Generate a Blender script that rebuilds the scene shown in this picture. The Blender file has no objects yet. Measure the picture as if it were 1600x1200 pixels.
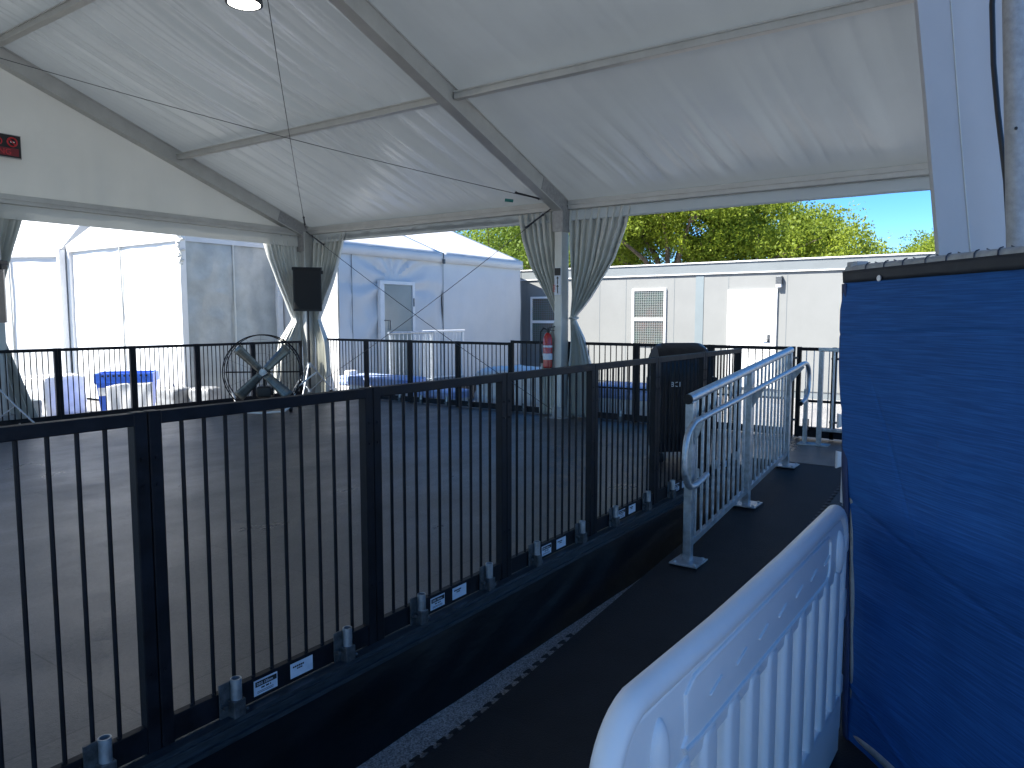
import bpy, bmesh, math, random
from mathutils import Vector, Matrix, noise
R = math.radians
sc = bpy.context.scene
col = sc.collection
random.seed(7)

# ------------------------------------------------------------------ camera
cam = bpy.data.cameras.new("camera"); cam.lens = 25.99; cam.sensor_width = 36.0
cam.clip_start = 0.05; cam.clip_end = 600
co = bpy.data.objects.new("camera", cam); col.objects.link(co)
co.location = (0, 0, 1.72)
co.rotation_euler = (R(90 - 5.15), 0, R(35.0 - 90))
sc.camera = co
sc.render.resolution_x = 1024; sc.render.resolution_y = 768

# ------------------------------------------------------------------ sky, sun, exposure
SUN = Vector((-0.56, 0.375, 0.74)).normalized()
w = bpy.data.worlds.new("World"); sc.world = w; w.use_nodes = True
nt = w.node_tree; bg = nt.nodes["Background"]
sky = nt.nodes.new("ShaderNodeTexSky"); sky.sky_type = 'NISHITA'; sky.sun_disc = False
sky.sun_elevation = math.asin(SUN.z); sky.sun_rotation = math.atan2(SUN.x, SUN.y)
sky.altitude = 0; sky.air_density = 0.65; sky.dust_density = 0.0; sky.ozone_density = 4.0
hs = nt.nodes.new("ShaderNodeHueSaturation"); hs.inputs["Saturation"].default_value = 1.28; hs.inputs["Value"].default_value = 0.82
nt.links.new(sky.outputs[0], hs.inputs["Color"]); nt.links.new(hs.outputs[0], bg.inputs[0]); bg.inputs[1].default_value = 0.08
sl = bpy.data.lights.new("sun", 'SUN'); sl.energy = 3.9; sl.angle = R(0.53); sl.color = (1.0, 0.955, 0.88)
so = bpy.data.objects.new("sun", sl); col.objects.link(so)
so.rotation_euler = SUN.to_track_quat('Z', 'Y').to_euler(); so.location = (0, 0, 30)
sc.view_settings.view_transform = 'Standard'; sc.view_settings.look = 'None'
sc.view_settings.exposure = 2.08; sc.view_settings.gamma = 1.0
try:
    sc.cycles.max_bounces = 10; sc.cycles.diffuse_bounces = 6; sc.cycles.transparent_max_bounces = 12
except Exception: pass

# ------------------------------------------------------------------ materials
def mat(name, c, rough=0.6, metal=0.0, var=0.12, vscale=3.0, bump=0.0, bscale=40.0, spec=0.5, c2=None,
        stretch=(1, 1, 1), bstretch=None, trans=0.0, detail=6, rvar=0.0, coat=0.0):
    m = bpy.data.materials.new(name); m.use_nodes = True
    t = m.node_tree; b = t.nodes["Principled BSDF"]; L = t.links.new
    b.inputs["Roughness"].default_value = rough; b.inputs["Metallic"].default_value = metal
    b.inputs["Specular IOR Level"].default_value = spec
    if coat: b.inputs["Coat Weight"].default_value = coat; b.inputs["Coat Roughness"].default_value = 0.15
    tc = t.nodes.new("ShaderNodeTexCoord")
    mp = t.nodes.new("ShaderNodeMapping"); mp.inputs["Scale"].default_value = stretch
    L(tc.outputs["Object"], mp.inputs[0])
    n = t.nodes.new("ShaderNodeTexNoise"); n.inputs["Scale"].default_value = vscale
    n.inputs["Detail"].default_value = detail; n.inputs["Roughness"].default_value = 0.62
    L(mp.outputs[0], n.inputs["Vector"])
    cr = t.nodes.new("ShaderNodeValToRGB")
    c = tuple(c); d = tuple(c2) if c2 else tuple(x * (1 - 2.2 * var) for x in c)
    e = c if c2 else tuple(min(1, x * (1 + var)) for x in c)
    cr.color_ramp.elements[0].position = 0.32; cr.color_ramp.elements[1].position = 0.68
    cr.color_ramp.elements[0].color = (*[max(0, x) for x in d], 1); cr.color_ramp.elements[1].color = (*e, 1)
    L(n.outputs["Fac"], cr.inputs[0]); L(cr.outputs[0], b.inputs["Base Color"])
    if rvar:
        mr = t.nodes.new("ShaderNodeMapRange"); mr.inputs[3].default_value = rough - rvar; mr.inputs[4].default_value = rough + rvar
        mr.inputs[1].default_value = 0.3; mr.inputs[2].default_value = 0.7
        L(n.outputs["Fac"], mr.inputs[0]); L(mr.outputs[0], b.inputs["Roughness"])
    if bump:
        n2 = t.nodes.new("ShaderNodeTexNoise"); n2.inputs["Scale"].default_value = bscale; n2.inputs["Detail"].default_value = 5
        mp2 = t.nodes.new("ShaderNodeMapping"); mp2.inputs["Scale"].default_value = bstretch or (1, 1, 1)
        L(tc.outputs["Object"], mp2.inputs[0]); L(mp2.outputs[0], n2.inputs["Vector"])
        bp = t.nodes.new("ShaderNodeBump"); bp.inputs["Strength"].default_value = bump; bp.inputs["Distance"].default_value = 0.02
        L(n2.outputs["Fac"], bp.inputs["Height"]); L(bp.outputs[0], b.inputs["Normal"])
    if trans:
        tr = t.nodes.new("ShaderNodeBsdfTranslucent"); mx = t.nodes.new("ShaderNodeMixShader")
        mx.inputs[0].default_value = trans; L(cr.outputs[0], tr.inputs[0])
        L(b.outputs[0], mx.inputs[1]); L(tr.outputs[0], mx.inputs[2])
        L(mx.outputs[0], t.nodes["Material Output"].inputs["Surface"])
    return m

def emit(name, c, s):
    m = mat(name, c, var=0.0); b = m.node_tree.nodes["Principled BSDF"]
    b.inputs["Emission Color"].default_value = (*c, 1); b.inputs["Emission Strength"].default_value = s
    return m

M = dict(
    vinyl=mat("white_vinyl", (0.56, 0.61, 0.62), 0.27, var=0.03, vscale=0.8, bump=0.06, bscale=7, bstretch=(.6, 5, 1), spec=0.6, trans=0.05),
    gable=mat("gable_vinyl", (0.64, 0.65, 0.61), 0.5, var=0.03, vscale=0.7, bump=0.06, bscale=5, bstretch=(3, 1, 0.6), spec=0.35, trans=0.05),
    drape=mat("drape_vinyl", (0.60, 0.61, 0.57), 0.42, var=0.06, vscale=2.5, bump=0.08, bscale=14, bstretch=(2, 2, .5), spec=0.4),
    drapenear=mat("near_vinyl", (0.46, 0.46, 0.47), 0.45, var=0.03, vscale=1.2, bump=0.05, bscale=4, spec=0.35),
    tarp=mat("tent_wall_vinyl", (0.62, 0.63, 0.635), 0.38, var=0.03, vscale=1.0, bump=0.18, bscale=5, spec=0.4),
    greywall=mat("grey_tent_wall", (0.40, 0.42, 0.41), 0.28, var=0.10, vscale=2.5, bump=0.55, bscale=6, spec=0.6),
    wrap=mat("shrink_wrap", (0.74, 0.75, 0.76), 0.3, var=0.06, vscale=6, bump=0.5, bscale=9, spec=0.6),
    greywrap=mat("grey_sheet", (0.30, 0.31, 0.32), 0.35, var=0.15, vscale=6, bump=0.5, bscale=9, spec=0.6),
    alu=mat("aluminium_beam", (0.50, 0.505, 0.485), 0.42, 0.35, var=0.05, vscale=5, bump=0.03, bscale=60, stretch=(1, 1, 1), rvar=0.08),
    galv=mat("galvanised_steel", (0.46, 0.50, 0.54), 0.38, 0.75, var=0.14, vscale=22, bump=0.04, bscale=90, rvar=0.1),
    galvdull=mat("weathered_galvanised_steel", (0.36, 0.36, 0.36), 0.6, 0.4, var=0.09, vscale=26, bump=0.15, bscale=50),
    black=mat("black_painted_steel", (0.009, 0.010, 0.014), 0.5, 0.0, var=0.25, vscale=12, bump=0.05, bscale=80, spec=0.18, rvar=0.08),
    socket=mat("dull_steel", (0.11, 0.12, 0.13), 0.5, 0.6, var=0.25, vscale=30, bump=0.1, bscale=80),
    skirt=mat("black_skirt_cloth", (0.004, 0.006, 0.009), 0.45, var=0.2, vscale=4, bump=0.15, bscale=8, bstretch=(1, 1, 3), spec=0.18),
    edge=mat("edge_channel", (0.055, 0.07, 0.085), 0.42, 0.5, var=0.2, vscale=14, stretch=(1, 8, 8), rvar=0.08),
    mat=mat("black_rubber", (0.013, 0.014, 0.017), 0.68, var=0.0, c2=(0.008, 0.009, 0.011), vscale=5, bump=0.25, bscale=160, spec=0.35),
    blue=None,
    navy=mat("black_binding", (0.012, 0.015, 0.022), 0.6, var=0.1, vscale=30),
    plastic=mat("white_polyethylene", (0.84, 0.82, 0.82), 0.38, var=0.03, vscale=2, bump=0.05, bscale=30, spec=0.45),
    bracket=mat("black_plastic", (0.005, 0.005, 0.006), 0.45, var=0.1, vscale=20, spec=0.5),
    grille=mat("speaker_grille", (0.005, 0.006, 0.008), 0.7, var=0.3, vscale=120),
    red=mat("red_paint", (0.42, 0.015, 0.015), 0.25, var=0.05, vscale=8, coat=0.5),
    white=mat("white_paint", (0.78, 0.78, 0.77), 0.4, var=0.03, vscale=4),
    label=mat("label_paper", (0.62, 0.66, 0.74), 0.35, var=0.05, vscale=30),
    ink=mat("ink", (0.01, 0.01, 0.013), 0.5, var=0.0),
    redink=mat("red_ink", (0.55, 0.02, 0.03), 0.4, var=0.05),
    portable=mat("cabin_panel", (0.205, 0.212, 0.208), 0.55, var=0.03, vscale=1.2, bump=0.05, bscale=3),
    fascia=mat("cabin_fascia", (0.16, 0.18, 0.19), 0.5, var=0.04, vscale=1.5),
    trim=mat("blue_grey_trim", (0.17, 0.205, 0.22), 0.5, var=0.04, vscale=2),
    glass=mat("reflection_painted_glass", (0.10, 0.19, 0.15), 0.25, var=0.9, vscale=1.6, c2=(0.20, 0.13, 0.11), spec=0.8),  # green and reddish reflections painted into the pane colour
    frost=mat("grey_green_glass", (0.22, 0.28, 0.29), 0.18, var=0.08, vscale=1, spec=0.7),
    bluetarp=mat("blue_sheet", (0.40, 0.50, 0.78), 0.4, var=0.10, vscale=4, bump=0.4, bscale=8),
    bin=mat("blue_plastic", (0.03, 0.13, 0.62), 0.4, var=0.05, vscale=6),
    cover=mat("black_grill_cover", (0.006, 0.008, 0.012), 0.30, var=0.3, vscale=6, bump=0.25, bscale=14, bstretch=(1, 1, .5), spec=0.4),
    blade=mat("fan_blade", (0.19, 0.20, 0.185), 0.35, 0.6, var=0.12, vscale=9),
    dark=mat("dark_slat", (0.05, 0.055, 0.06), 0.5, var=0.1, vscale=5),
    bark=mat("bark", (0.16, 0.12, 0.085), 0.9, var=0.3, vscale=14, bump=0.6, bscale=20, stretch=(1, 1, .3)),
    cable=mat("wire_rope", (0.06, 0.065, 0.08), 0.4, 0.7, var=0.1, vscale=30),
    cord=mat("black_cord", (0.012, 0.012, 0.014), 0.45, var=0.05),
)
def leafmat(name, a, b):
    m = mat(name, a, 0.55, var=0.0, vscale=0.45, c2=b, trans=0.5, spec=0.25, detail=8)
    return m
M['leaf'] = leafmat("spring_leaves", (0.31, 0.375, 0.035), (0.15, 0.21, 0.028))
M['leaf2'] = leafmat("green_leaves", (0.24, 0.33, 0.045), (0.12, 0.185, 0.03))

# asphalt with visible aggregate
def asphalt():
    m = mat("asphalt", (0.25, 0.245, 0.235), 0.85, var=0.0, vscale=1.2, c2=(0.19, 0.19, 0.19), bump=0.8, bscale=110)
    t = m.node_tree; L = t.links.new; b = t.nodes["Principled BSDF"]
    src = b.inputs["Base Color"].links[0].from_socket
    v = t.nodes.new("ShaderNodeTexVoronoi"); v.inputs["Scale"].default_value = 170
    tc = t.nodes.new("ShaderNodeTexCoord"); L(tc.outputs["Object"], v.inputs["Vector"])
    cr = t.nodes.new("ShaderNodeValToRGB"); cr.color_ramp.elements[0].color = (0.45, 0.45, 0.46, 1)
    cr.color_ramp.elements[1].color = (1.8, 1.8, 1.82, 1); cr.color_ramp.elements[1].position = 1.0
    sep = t.nodes.new("ShaderNodeSeparateColor"); L(v.outputs["Color"], sep.inputs[0]); L(sep.outputs[0], cr.inputs[0])
    mx = t.nodes.new("ShaderNodeMix"); mx.data_type = 'RGBA'; mx.blend_type = 'MULTIPLY'; mx.inputs[0].default_value = 1
    L(src, mx.inputs[6]); L(cr.outputs[0], mx.inputs[7]); L(mx.outputs[2], b.inputs["Base Color"])
    return m
M['asphalt'] = asphalt()

# rubber tile floor: grey mottled, faint tile-to-tile differences and seams
def tilefloor():
    m = mat("grey_rubber_tiles", (0.088, 0.081, 0.075), 0.38, var=0.0, vscale=1.3, c2=(0.050, 0.047, 0.045), bump=0.22, bscale=240, spec=0.5, rvar=0.12, stretch=(1, 1.7, 1), detail=10)
    t = m.node_tree; L = t.links.new; b = t.nodes["Principled BSDF"]
    src = b.inputs["Base Color"].links[0].from_socket
    tc = t.nodes.new("ShaderNodeTexCoord")
    br = t.nodes.new("ShaderNodeTexBrick"); br.inputs["Scale"].default_value = 1.0
    br.inputs["Brick Width"].default_value = 1.22; br.inputs["Row Height"].default_value = 1.22; br.offset = 0.0
    br.inputs["Mortar Size"].default_value = 0.0035; br.inputs["Mortar Smooth"].default_value = 0.3
    br.inputs["Color1"].default_value = (1.12, 1.1, 1.08, 1); br.inputs["Color2"].default_value = (0.82, 0.84, 0.88, 1)
    br.inputs["Mortar"].default_value = (0.45, 0.45, 0.45, 1)
    L(tc.outputs["Object"], br.inputs["Vector"])
    n = t.nodes.new("ShaderNodeTexNoise"); n.inputs["Scale"].default_value = 55; n.inputs["Detail"].default_value = 8; L(tc.outputs["Object"], n.inputs["Vector"])
    cr = t.nodes.new("ShaderNodeValToRGB"); cr.color_ramp.elements[0].position = .35; cr.color_ramp.elements[1].position = .68
    cr.color_ramp.elements[0].color = (0.80, 0.80, 0.80, 1); cr.color_ramp.elements[1].color = (1.22, 1.2, 1.18, 1); L(n.outputs["Fac"], cr.inputs[0])
    def mul(a, c):
        mx = t.nodes.new("ShaderNodeMix"); mx.data_type = 'RGBA'; mx.blend_type = 'MULTIPLY'; mx.inputs[0].default_value = 1
        L(a, mx.inputs[6]); L(c, mx.inputs[7]); return mx.outputs[2]
    L(mul(mul(src, br.outputs["Color"]), cr.outputs[0]), b.inputs["Base Color"])
    return m
M['floor'] = tilefloor()

def bluemesh():
    m = mat("blue_knit_mesh", (0.020, 0.105, 0.330), 0.66, var=0.0, vscale=1.4, c2=(0.015, 0.082, 0.265), spec=0.18, stretch=(1, 1, .6))
    t = m.node_tree; L = t.links.new; b = t.nodes["Principled BSDF"]
    src = b.inputs["Base Color"].links[0].from_socket
    tc = t.nodes.new("ShaderNodeTexCoord")
    mp = t.nodes.new("ShaderNodeMapping"); mp.inputs["Scale"].default_value = (6, 6, 210)
    n = t.nodes.new("ShaderNodeTexNoise"); n.inputs["Scale"].default_value = 1.0; n.inputs["Detail"].default_value = 4
    L(tc.outputs["Object"], mp.inputs[0]); L(mp.outputs[0], n.inputs["Vector"])
    cr = t.nodes.new("ShaderNodeValToRGB"); cr.color_ramp.elements[0].position = .38; cr.color_ramp.elements[1].position = .72
    cr.color_ramp.elements[0].color = (0.80, 0.80, 0.82, 1); cr.color_ramp.elements[1].color = (1.32, 1.28, 1.2, 1); L(n.outputs["Fac"], cr.inputs[0])
    mx = t.nodes.new("ShaderNodeMix"); mx.data_type = 'RGBA'; mx.blend_type = 'MULTIPLY'; mx.inputs[0].default_value = 1
    L(src, mx.inputs[6]); L(cr.outputs[0], mx.inputs[7]); L(mx.outputs[2], b.inputs["Base Color"])
    bp = t.nodes.new("ShaderNodeBump"); bp.inputs["Strength"].default_value = .22; bp.inputs["Distance"].default_value = .003
    L(n.outputs["Fac"], bp.inputs["Height"]); L(bp.outputs[0], b.inputs["Normal"])
    return m
M['blue'] = bluemesh()

# ------------------------------------------------------------------ helpers
def tag(o, label=None, cat=None, group=None, kind=None):
    if label: o['label'] = label
    if cat: o['category'] = cat
    if group: o['group'] = group
    if kind: o['kind'] = kind
    return o
def thing(name, label, cat, loc=(0, 0, 0), rz=0.0, group=None, world=False):
    o = bpy.data.objects.new(name, None); col.objects.link(o); o.empty_display_size = 0.2
    o.location = loc; o.rotation_euler = (0, 0, rz); o['_w'] = 1 if world else 0
    return tag(o, label, cat, group)
def top(o):
    while o.parent: o = o.parent
    return o
class MB:
    def __init__(s): s.bm = bmesh.new()
    def quadgrid(s, pts):
        bm = s.bm; vs = [[bm.verts.new(p) for p in row] for row in pts]
        for i in range(len(vs) - 1):
            for j in range(len(vs[0]) - 1):
                bm.faces.new((vs[i][j], vs[i + 1][j], vs[i + 1][j + 1], vs[i][j + 1]))
        return s
    def box(s, a, b, bev=0.0, mtx=None):
        x0, y0, z0 = a; x1, y1, z1 = b
        c = ((x0 + x1) / 2, (y0 + y1) / 2, (z0 + z1) / 2)
        m = Matrix.Translation(c) @ Matrix.Diagonal((abs(x1 - x0), abs(y1 - y0), abs(z1 - z0), 1))
        if mtx is not None: m = mtx @ m
        t = bmesh.new(); bmesh.ops.create_cube(t, size=1.0, matrix=m)
        if bev: bmesh.ops.bevel(t, geom=list(t.edges), offset=bev, segments=2 if bev < 0.012 else 4, profile=0.5, affect='EDGES')
        s._join(t); return s
    def _join(s, t):
        t.verts.index_update(); vm = [s.bm.verts.new(v.co) for v in t.verts]
        for f in t.faces:
            try: s.bm.faces.new([vm[v.index] for v in f.verts])
            except ValueError: pass
        t.free()
    def bar(s, p, q, wx, wy, up=(0, 0, 1), bev=0.0):
        p = Vector(p); q = Vector(q); d = (q - p); L = d.length; z = d.normalized()
        u = Vector(up)
        if abs(z.dot(u)) > 0.99: u = Vector((1, 0, 0))
        x = u.cross(z).normalized(); y = z.cross(x)
        m = Matrix((x, y, z)).transposed().to_4x4(); m.translation = (p + q) / 2
        return s.box((-wx / 2, -wy / 2, -L / 2), (wx / 2, wy / 2, L / 2), bev, m)
    def tube(s, pts, r, n=10, cap=True):
        pts = [Vector(p) for p in pts]; bm = s.bm
        rr = r if isinstance(r, (list, tuple)) else [r] * len(pts)
        prev = None; rings = []
        for i, p in enumerate(pts):
            d = (pts[min(i + 1, len(pts) - 1)] - pts[max(i - 1, 0)]).normalized()
            if prev is None:
                a = Vector((0, 0, 1)) if abs(d.z) < 0.9 else Vector((1, 0, 0))
                x = a.cross(d).normalized()
            else:
                x = (prev - d * prev.dot(d)).normalized()
            y = d.cross(x); prev = x
            rings.append([bm.verts.new(p + (x * math.cos(2 * math.pi * k / n) + y * math.sin(2 * math.pi * k / n)) * rr[i]) for k in range(n)])
        for a, b in zip(rings, rings[1:]):
            for k in range(n): bm.faces.new((a[k], a[(k + 1) % n], b[(k + 1) % n], b[k]))
        if cap: bm.faces.new(list(reversed(rings[0]))); bm.faces.new(rings[-1])
        return s
    def poly(s, pts): s.bm.faces.new([s.bm.verts.new(p) for p in pts]); return s
    def prism(s, pts, d):
        d = Vector(d); a = [s.bm.verts.new(Vector(p)) for p in pts]; b = [s.bm.verts.new(Vector(p) + d) for p in pts]
        n = len(pts); s.bm.faces.new(a); s.bm.faces.new(list(reversed(b)))
        for i in range(n): s.bm.faces.new((a[i], b[i], b[(i + 1) % n], a[(i + 1) % n]))
        return s
    def ball(s, c, r, sub=2, sc_=(1, 1, 1)):
        t = bmesh.new(); bmesh.ops.create_icosphere(t, subdivisions=sub, radius=1, matrix=Matrix.Translation(c) @ Matrix.Diagonal((r * sc_[0], r * sc_[1], r * sc_[2], 1)))
        s._join(t); return s
    def build(s, name, m, parent=None, smooth=False, recalc=True, label=None):
        bm = s.bm
        if parent is not None:
            r = top(parent)
            if r.get('_w'): bmesh.ops.translate(bm, vec=-Vector(r.location), verts=bm.verts)
        if recalc: bmesh.ops.recalc_face_normals(bm, faces=bm.faces)
        me = bpy.data.meshes.new(name); bm.to_mesh(me); bm.free(); me.materials.append(m)
        if smooth:
            for p in me.polygons: p.use_smooth = True
            try: me.set_sharp_from_angle(angle=R(38))
            except Exception: pass
        o = bpy.data.objects.new(name, me); col.objects.link(o)
        if parent is not None: o.parent = parent
        if label: o['label'] = label
        return o
def one(name, mb, m, label, cat, smooth=False, group=None):
    """a thing that is a single mesh; origin moved to the base of the mesh"""
    bm = mb.bm; lo = Vector((1e9,) * 3); hi = Vector((-1e9,) * 3)
    for v in bm.verts:
        for k in range(3): lo[k] = min(lo[k], v.co[k]); hi[k] = max(hi[k], v.co[k])
    b = Vector(((lo.x + hi.x) / 2, (lo.y + hi.y) / 2, lo.z)); bmesh.ops.translate(bm, vec=-b, verts=bm.verts)
    o = mb.build(name, m, None, smooth); o.location = b
    return tag(o, label, cat, group)
def copy_tree(o, parent=None):
    c = o.copy(); col.objects.link(c)
    if parent is not None: c.parent = parent
    for ch in list(o.children): copy_tree(ch, c)
    return c
def text(s, size, m, parent, loc, xdir, updir, depth=0.001, name="lettering", align='LEFT'):
    cu = bpy.data.curves.new("t", 'FONT'); cu.body = s; cu.size = size; cu.extrude = depth; cu.align_x = align
    to = bpy.data.objects.new("t", cu); col.objects.link(to)
    bpy.context.view_layer.update()
    me = bpy.data.meshes.new_from_object(to.evaluated_get(bpy.context.evaluated_depsgraph_get()))
    bpy.data.objects.remove(to)
    x = Vector(xdir).normalized(); y = Vector(updir).normalized(); z = x.cross(y)
    mt = Matrix((x, y, z)).transposed().to_4x4(); l = Vector(loc)
    if top(parent).get('_w'): l = l - Vector(top(parent).location)
    mt.translation = l; me.transform(mt); me.materials.clear(); me.materials.append(m)
    o = bpy.data.objects.new(name, me); col.objects.link(o); o.parent = parent
    return o
def nz(x, y, z=0.0): return noise.noise(Vector((x, y, z)))
def struct(o): o['kind'] = 'structure'; return o

FZ = 0.40            # deck level
def rampz(x): return 0.02 + max(0.0, min(x, 6.95) - 2.4) * 0.0835

# ------------------------------------------------------------------ ground, deck, ramp
g = MB()
g.quadgrid([[(-150 + 25 * i, -150 + 25 * j, 0) for j in range(13)] for i in range(15)])
g.quadgrid([[(-600 + 900 * i, -600 + 450 * j, -0.02) for j in range(3)] for i in range(2)])
struct(g.build("ground", M['asphalt']))
d = MB(); d.box((-6.6, 2.115, 0.30), (8.62, 10.3, FZ)); d.box((6.95, -0.6, 0.30), (8.62, 2.113, FZ))
struct(d.build("deck_floor", M['floor']))
# ramp and ground mats, one sheet with an interlocking edge
mb = MB(); YE = 1.85
xs = [0.2 + 0.25 * i for i in range(10)] + [2.45 + 0.25 * i for i in range(18)] + [6.93]
def mz(x): return rampz(x) + (0.0 if x > 2.4 else -0.004)
mb.quadgrid([[(x, y, mz(x)) for y in (-2.2, -1.2, -0.4, 0.4, 1.2, YE)] for x in xs])
mb.quadgrid([[(x, YE, mz(x)) for x in xs], [(x, YE, max(0.0, mz(x) - 0.018)) for x in xs]])
x = 0.3
while x < 3.25:
    for k in range(1):
        a = 0.016 + 0.004 * random.random(); t = 0.026 + 0.004 * random.random(); h = 0.030
        zz = mz(x)
        mb.poly([(x - a, YE, zz), (x + a, YE, zz), (x + a * .9, YE + h * .35, zz), (x + t, YE + h * .62, zz), (x + t, YE + h * .9, zz), (x + t * .7, YE + h, zz),
                 (x - t * .7, YE + h, zz), (x - t, YE + h * .9, zz), (x - t, YE + h * .62, zz), (x - a * .9, YE + h * .35, zz)])
    x += 0.078
struct(mb.build("rubber_matting", M['mat']))
# second strip of mat on the ramp, its interlocking edge showing beside the blue fence
mb = MB(); ye = 1.18
mb.quadgrid([[(x, y, rampz(x) + 0.006) for y in (-0.6, 0.3, ye)] for x in (4.3, 5.2, 6.1, 6.9)])
x = 4.4
while x < 6.85:
    zz = rampz(x) + 0.006
    mb.poly([(x - .017, ye, zz), (x + .017, ye, zz), (x + .028, ye + .02, zz), (x + .02, ye + .034, zz), (x - .02, ye + .034, zz), (x - .028, ye + .02, zz)])
    x += 0.078
struct(mb.build("ramp_matting", mat("grey_rubber", (0.03, 0.034, 0.042), 0.6, var=0.15, vscale=30, bump=0.2, bscale=150)))
# deck edge channel and skirt
e = MB(); e.box((-6.6, 2.068, 0.345), (6.95, 2.112, 0.408)); e.box((-6.6, 2.056, 0.342), (6.95, 2.072, 0.358)); e.box((-6.6, 2.060, 0.385), (6.95, 2.072, 0.394))
struct(e.build("deck_edge", M['edge']))
sk = MB(); rows = []
for i in range(0, 361):
    x = -6.6 + 13.5 * i / 360; r = []
    for j in range(13):
        t = j / 12; z = 0.345 * (1 - t)
        y = 2.064 - 0.030 * t ** 0.8 + 0.014 * t * nz(x * 1.7, t * 1.2) - 0.016 * math.sin(math.pi * t) * (1 - min(1, 3 * abs(nz(x * 1.1 + t * .9, t * .7 - x * .2, 6)))) + 0.012 * math.sin(math.pi * t) * nz(x * 3.4 + t * 2.5, 3.1) - (0.03 if x > 3.2 else 0.0) * 0
        r.append((x, y, z))
    rows.append(r)
sk.quadgrid(rows)
tag(sk.build("deck_skirt", M['skirt'], smooth=True, recalc=False), "loose black cloth skirt hanging from the front edge of the raised deck", "skirt")

# ------------------------------------------------------------------ the big tent
EX, EZ, SL, RX = 8.4, 3.24, 0.37, 1.0
def rz_(x): return EZ + SL * (EX - x) if x > RX else EZ + SL * (EX - RX) - SL * (RX - x)
WX = RX - (EX - RX)   # far eave
T = thing("frame_tent", "large white clear-span tent with aluminium rafters standing over the raised dark deck", "tent", (RX, 5, 0), world=True)
FR = [0.35, 5.05, 10.12]
cosr = 1 / math.hypot(1, SL)
for k, y in enumerate(FR):
    for sgn in (1, -1):
        xe = EX + 0.02 if sgn > 0 else WX - 0.02
        yy = y if k < 2 else y - 0.02
        dz = -0.115
        p = (xe, yy, rz_(xe if sgn > 0 else WX) + dz + (0 if sgn > 0 else 0)); q = (RX, yy, rz_(RX) + dz)
        b = MB(); b.bar(p, q, 0.115, 0.19, up=(0, 0, 1))
        # keder flanges above and below, as on an extruded tent profile
        for off in (-0.098, 0.098):
            b.bar((p[0], yy, p[2] + off), (q[0], yy, q[2] + off), 0.135, 0.014)
        b.build("rafter", M['alu'], T)
# gusset plates
for y in FR[1:]:
    yy = y if y < 9 else y - .02
    b = MB(); b.bar((EX - 0.62, yy, rz_(EX - 0.62) - 0.115), (EX + 0.03, yy, rz_(EX + .03) - 0.115), 0.128, 0.178)
    b.box((EX - 0.17, yy - 0.075, EZ - 0.42), (EX + 0.04, yy + 0.075, EZ - 0.10))
    b.build("corner_plate", M['galvdull'], T)
# purlins per bay
for y0, y1 in ((FR[0], FR[1]), (FR[1], FR[2])):
    for X in (6.1, 3.8, RX, -1.5, -4.0):
        z = rz_(X) - 0.10
        b = MB(); b.box((X - 0.04, y0 + 0.075, z - 0.04), (X + 0.04, y1 - 0.08, z + 0.04), 0.006)
        b.box((X - 0.055, y0 + 0.072, z + 0.02), (X + 0.055, y1 - 0.078, z + 0.034))
        b.build("purlin", M['alu'], T)
    for X in (EX - 0.01, WX + 0.01):
        b = MB(); b.box((X - 0.045, y0 + 0.075, EZ - 0.135), (X + 0.045, y1 - 0.08, EZ - 0.02), 0.006)
        b.box((X - 0.06, y0 + 0.075, EZ - 0.08), (X + 0.06, y1 - 0.08, EZ - 0.066))
        b.build("eave_beam", M['alu'], T)
        v = MB(); s_ = 1 if X > 0 else -1
        xx = X + 0.035 * s_
        v.quadgrid([[(xx + 0.012 * nz(y * 1.3, z * 3) + (0.0 if z > 3.08 else .006 * math.sin(y * 9)), y, z) for z in (3.125, 3.08, 3.04, 3.0, 2.965)] for y in [y0 - 0.02 + (y1 - y0 + 0.04) * i / 60 for i in range(61)]])
        vo = v.build("valance", M['vinyl'], T, smooth=True)
        vo.modifiers.new("thick", 'SOLIDIFY').thickness = 0.004
# roof skin : pulled vinyl with wrinkles running down the slope
def wrinkle(x, y, bay):
    w_ = y + (0.06 if bay else 0.10) * (x - EX) + 0.13 * nz(x * 0.30, y * 0.45, 5)
    h = 0.0
    for f, a in ((2.1, 1.0), (3.9, 0.9), (6.6, 0.6), (11.5, 0.32)):
        n_ = nz(w_ * f, x * 0.16 * (1 + f * .03), 3.7 * f)
        h += a * (1 - abs(n_) * 3.4)
    mask = 0.25 + 0.9 * max(0.0, nz(x * 0.42 + 3.3, y * 0.42, 1.7) + 0.12)
    if bay: mask = .55 + mask + 1.5 * math.exp(-((x - 5.2) ** 2) / 5.0 - ((y - 7.2) ** 2) / 2.8)
    else: mask += 1.3 * math.exp(-((x - 7.7) ** 2) / 0.22 - ((y - 3.3) ** 2) / 2.2) + 0.8 * math.exp(-((x - 7.75) ** 2) / .25 - ((y - 1.6) ** 2) / .8)
    edge = min(1, (EX - x) / 0.4) * min(1, max(0, min(y - FR[0 + bay], FR[1 + bay] - y)) / 0.30)
    pd = min(abs(x - 6.1), abs(x - 3.8)); edge *= .35 + .65 * min(1, pd / .22)
    return 0.0095 * h * mask * edge
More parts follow.
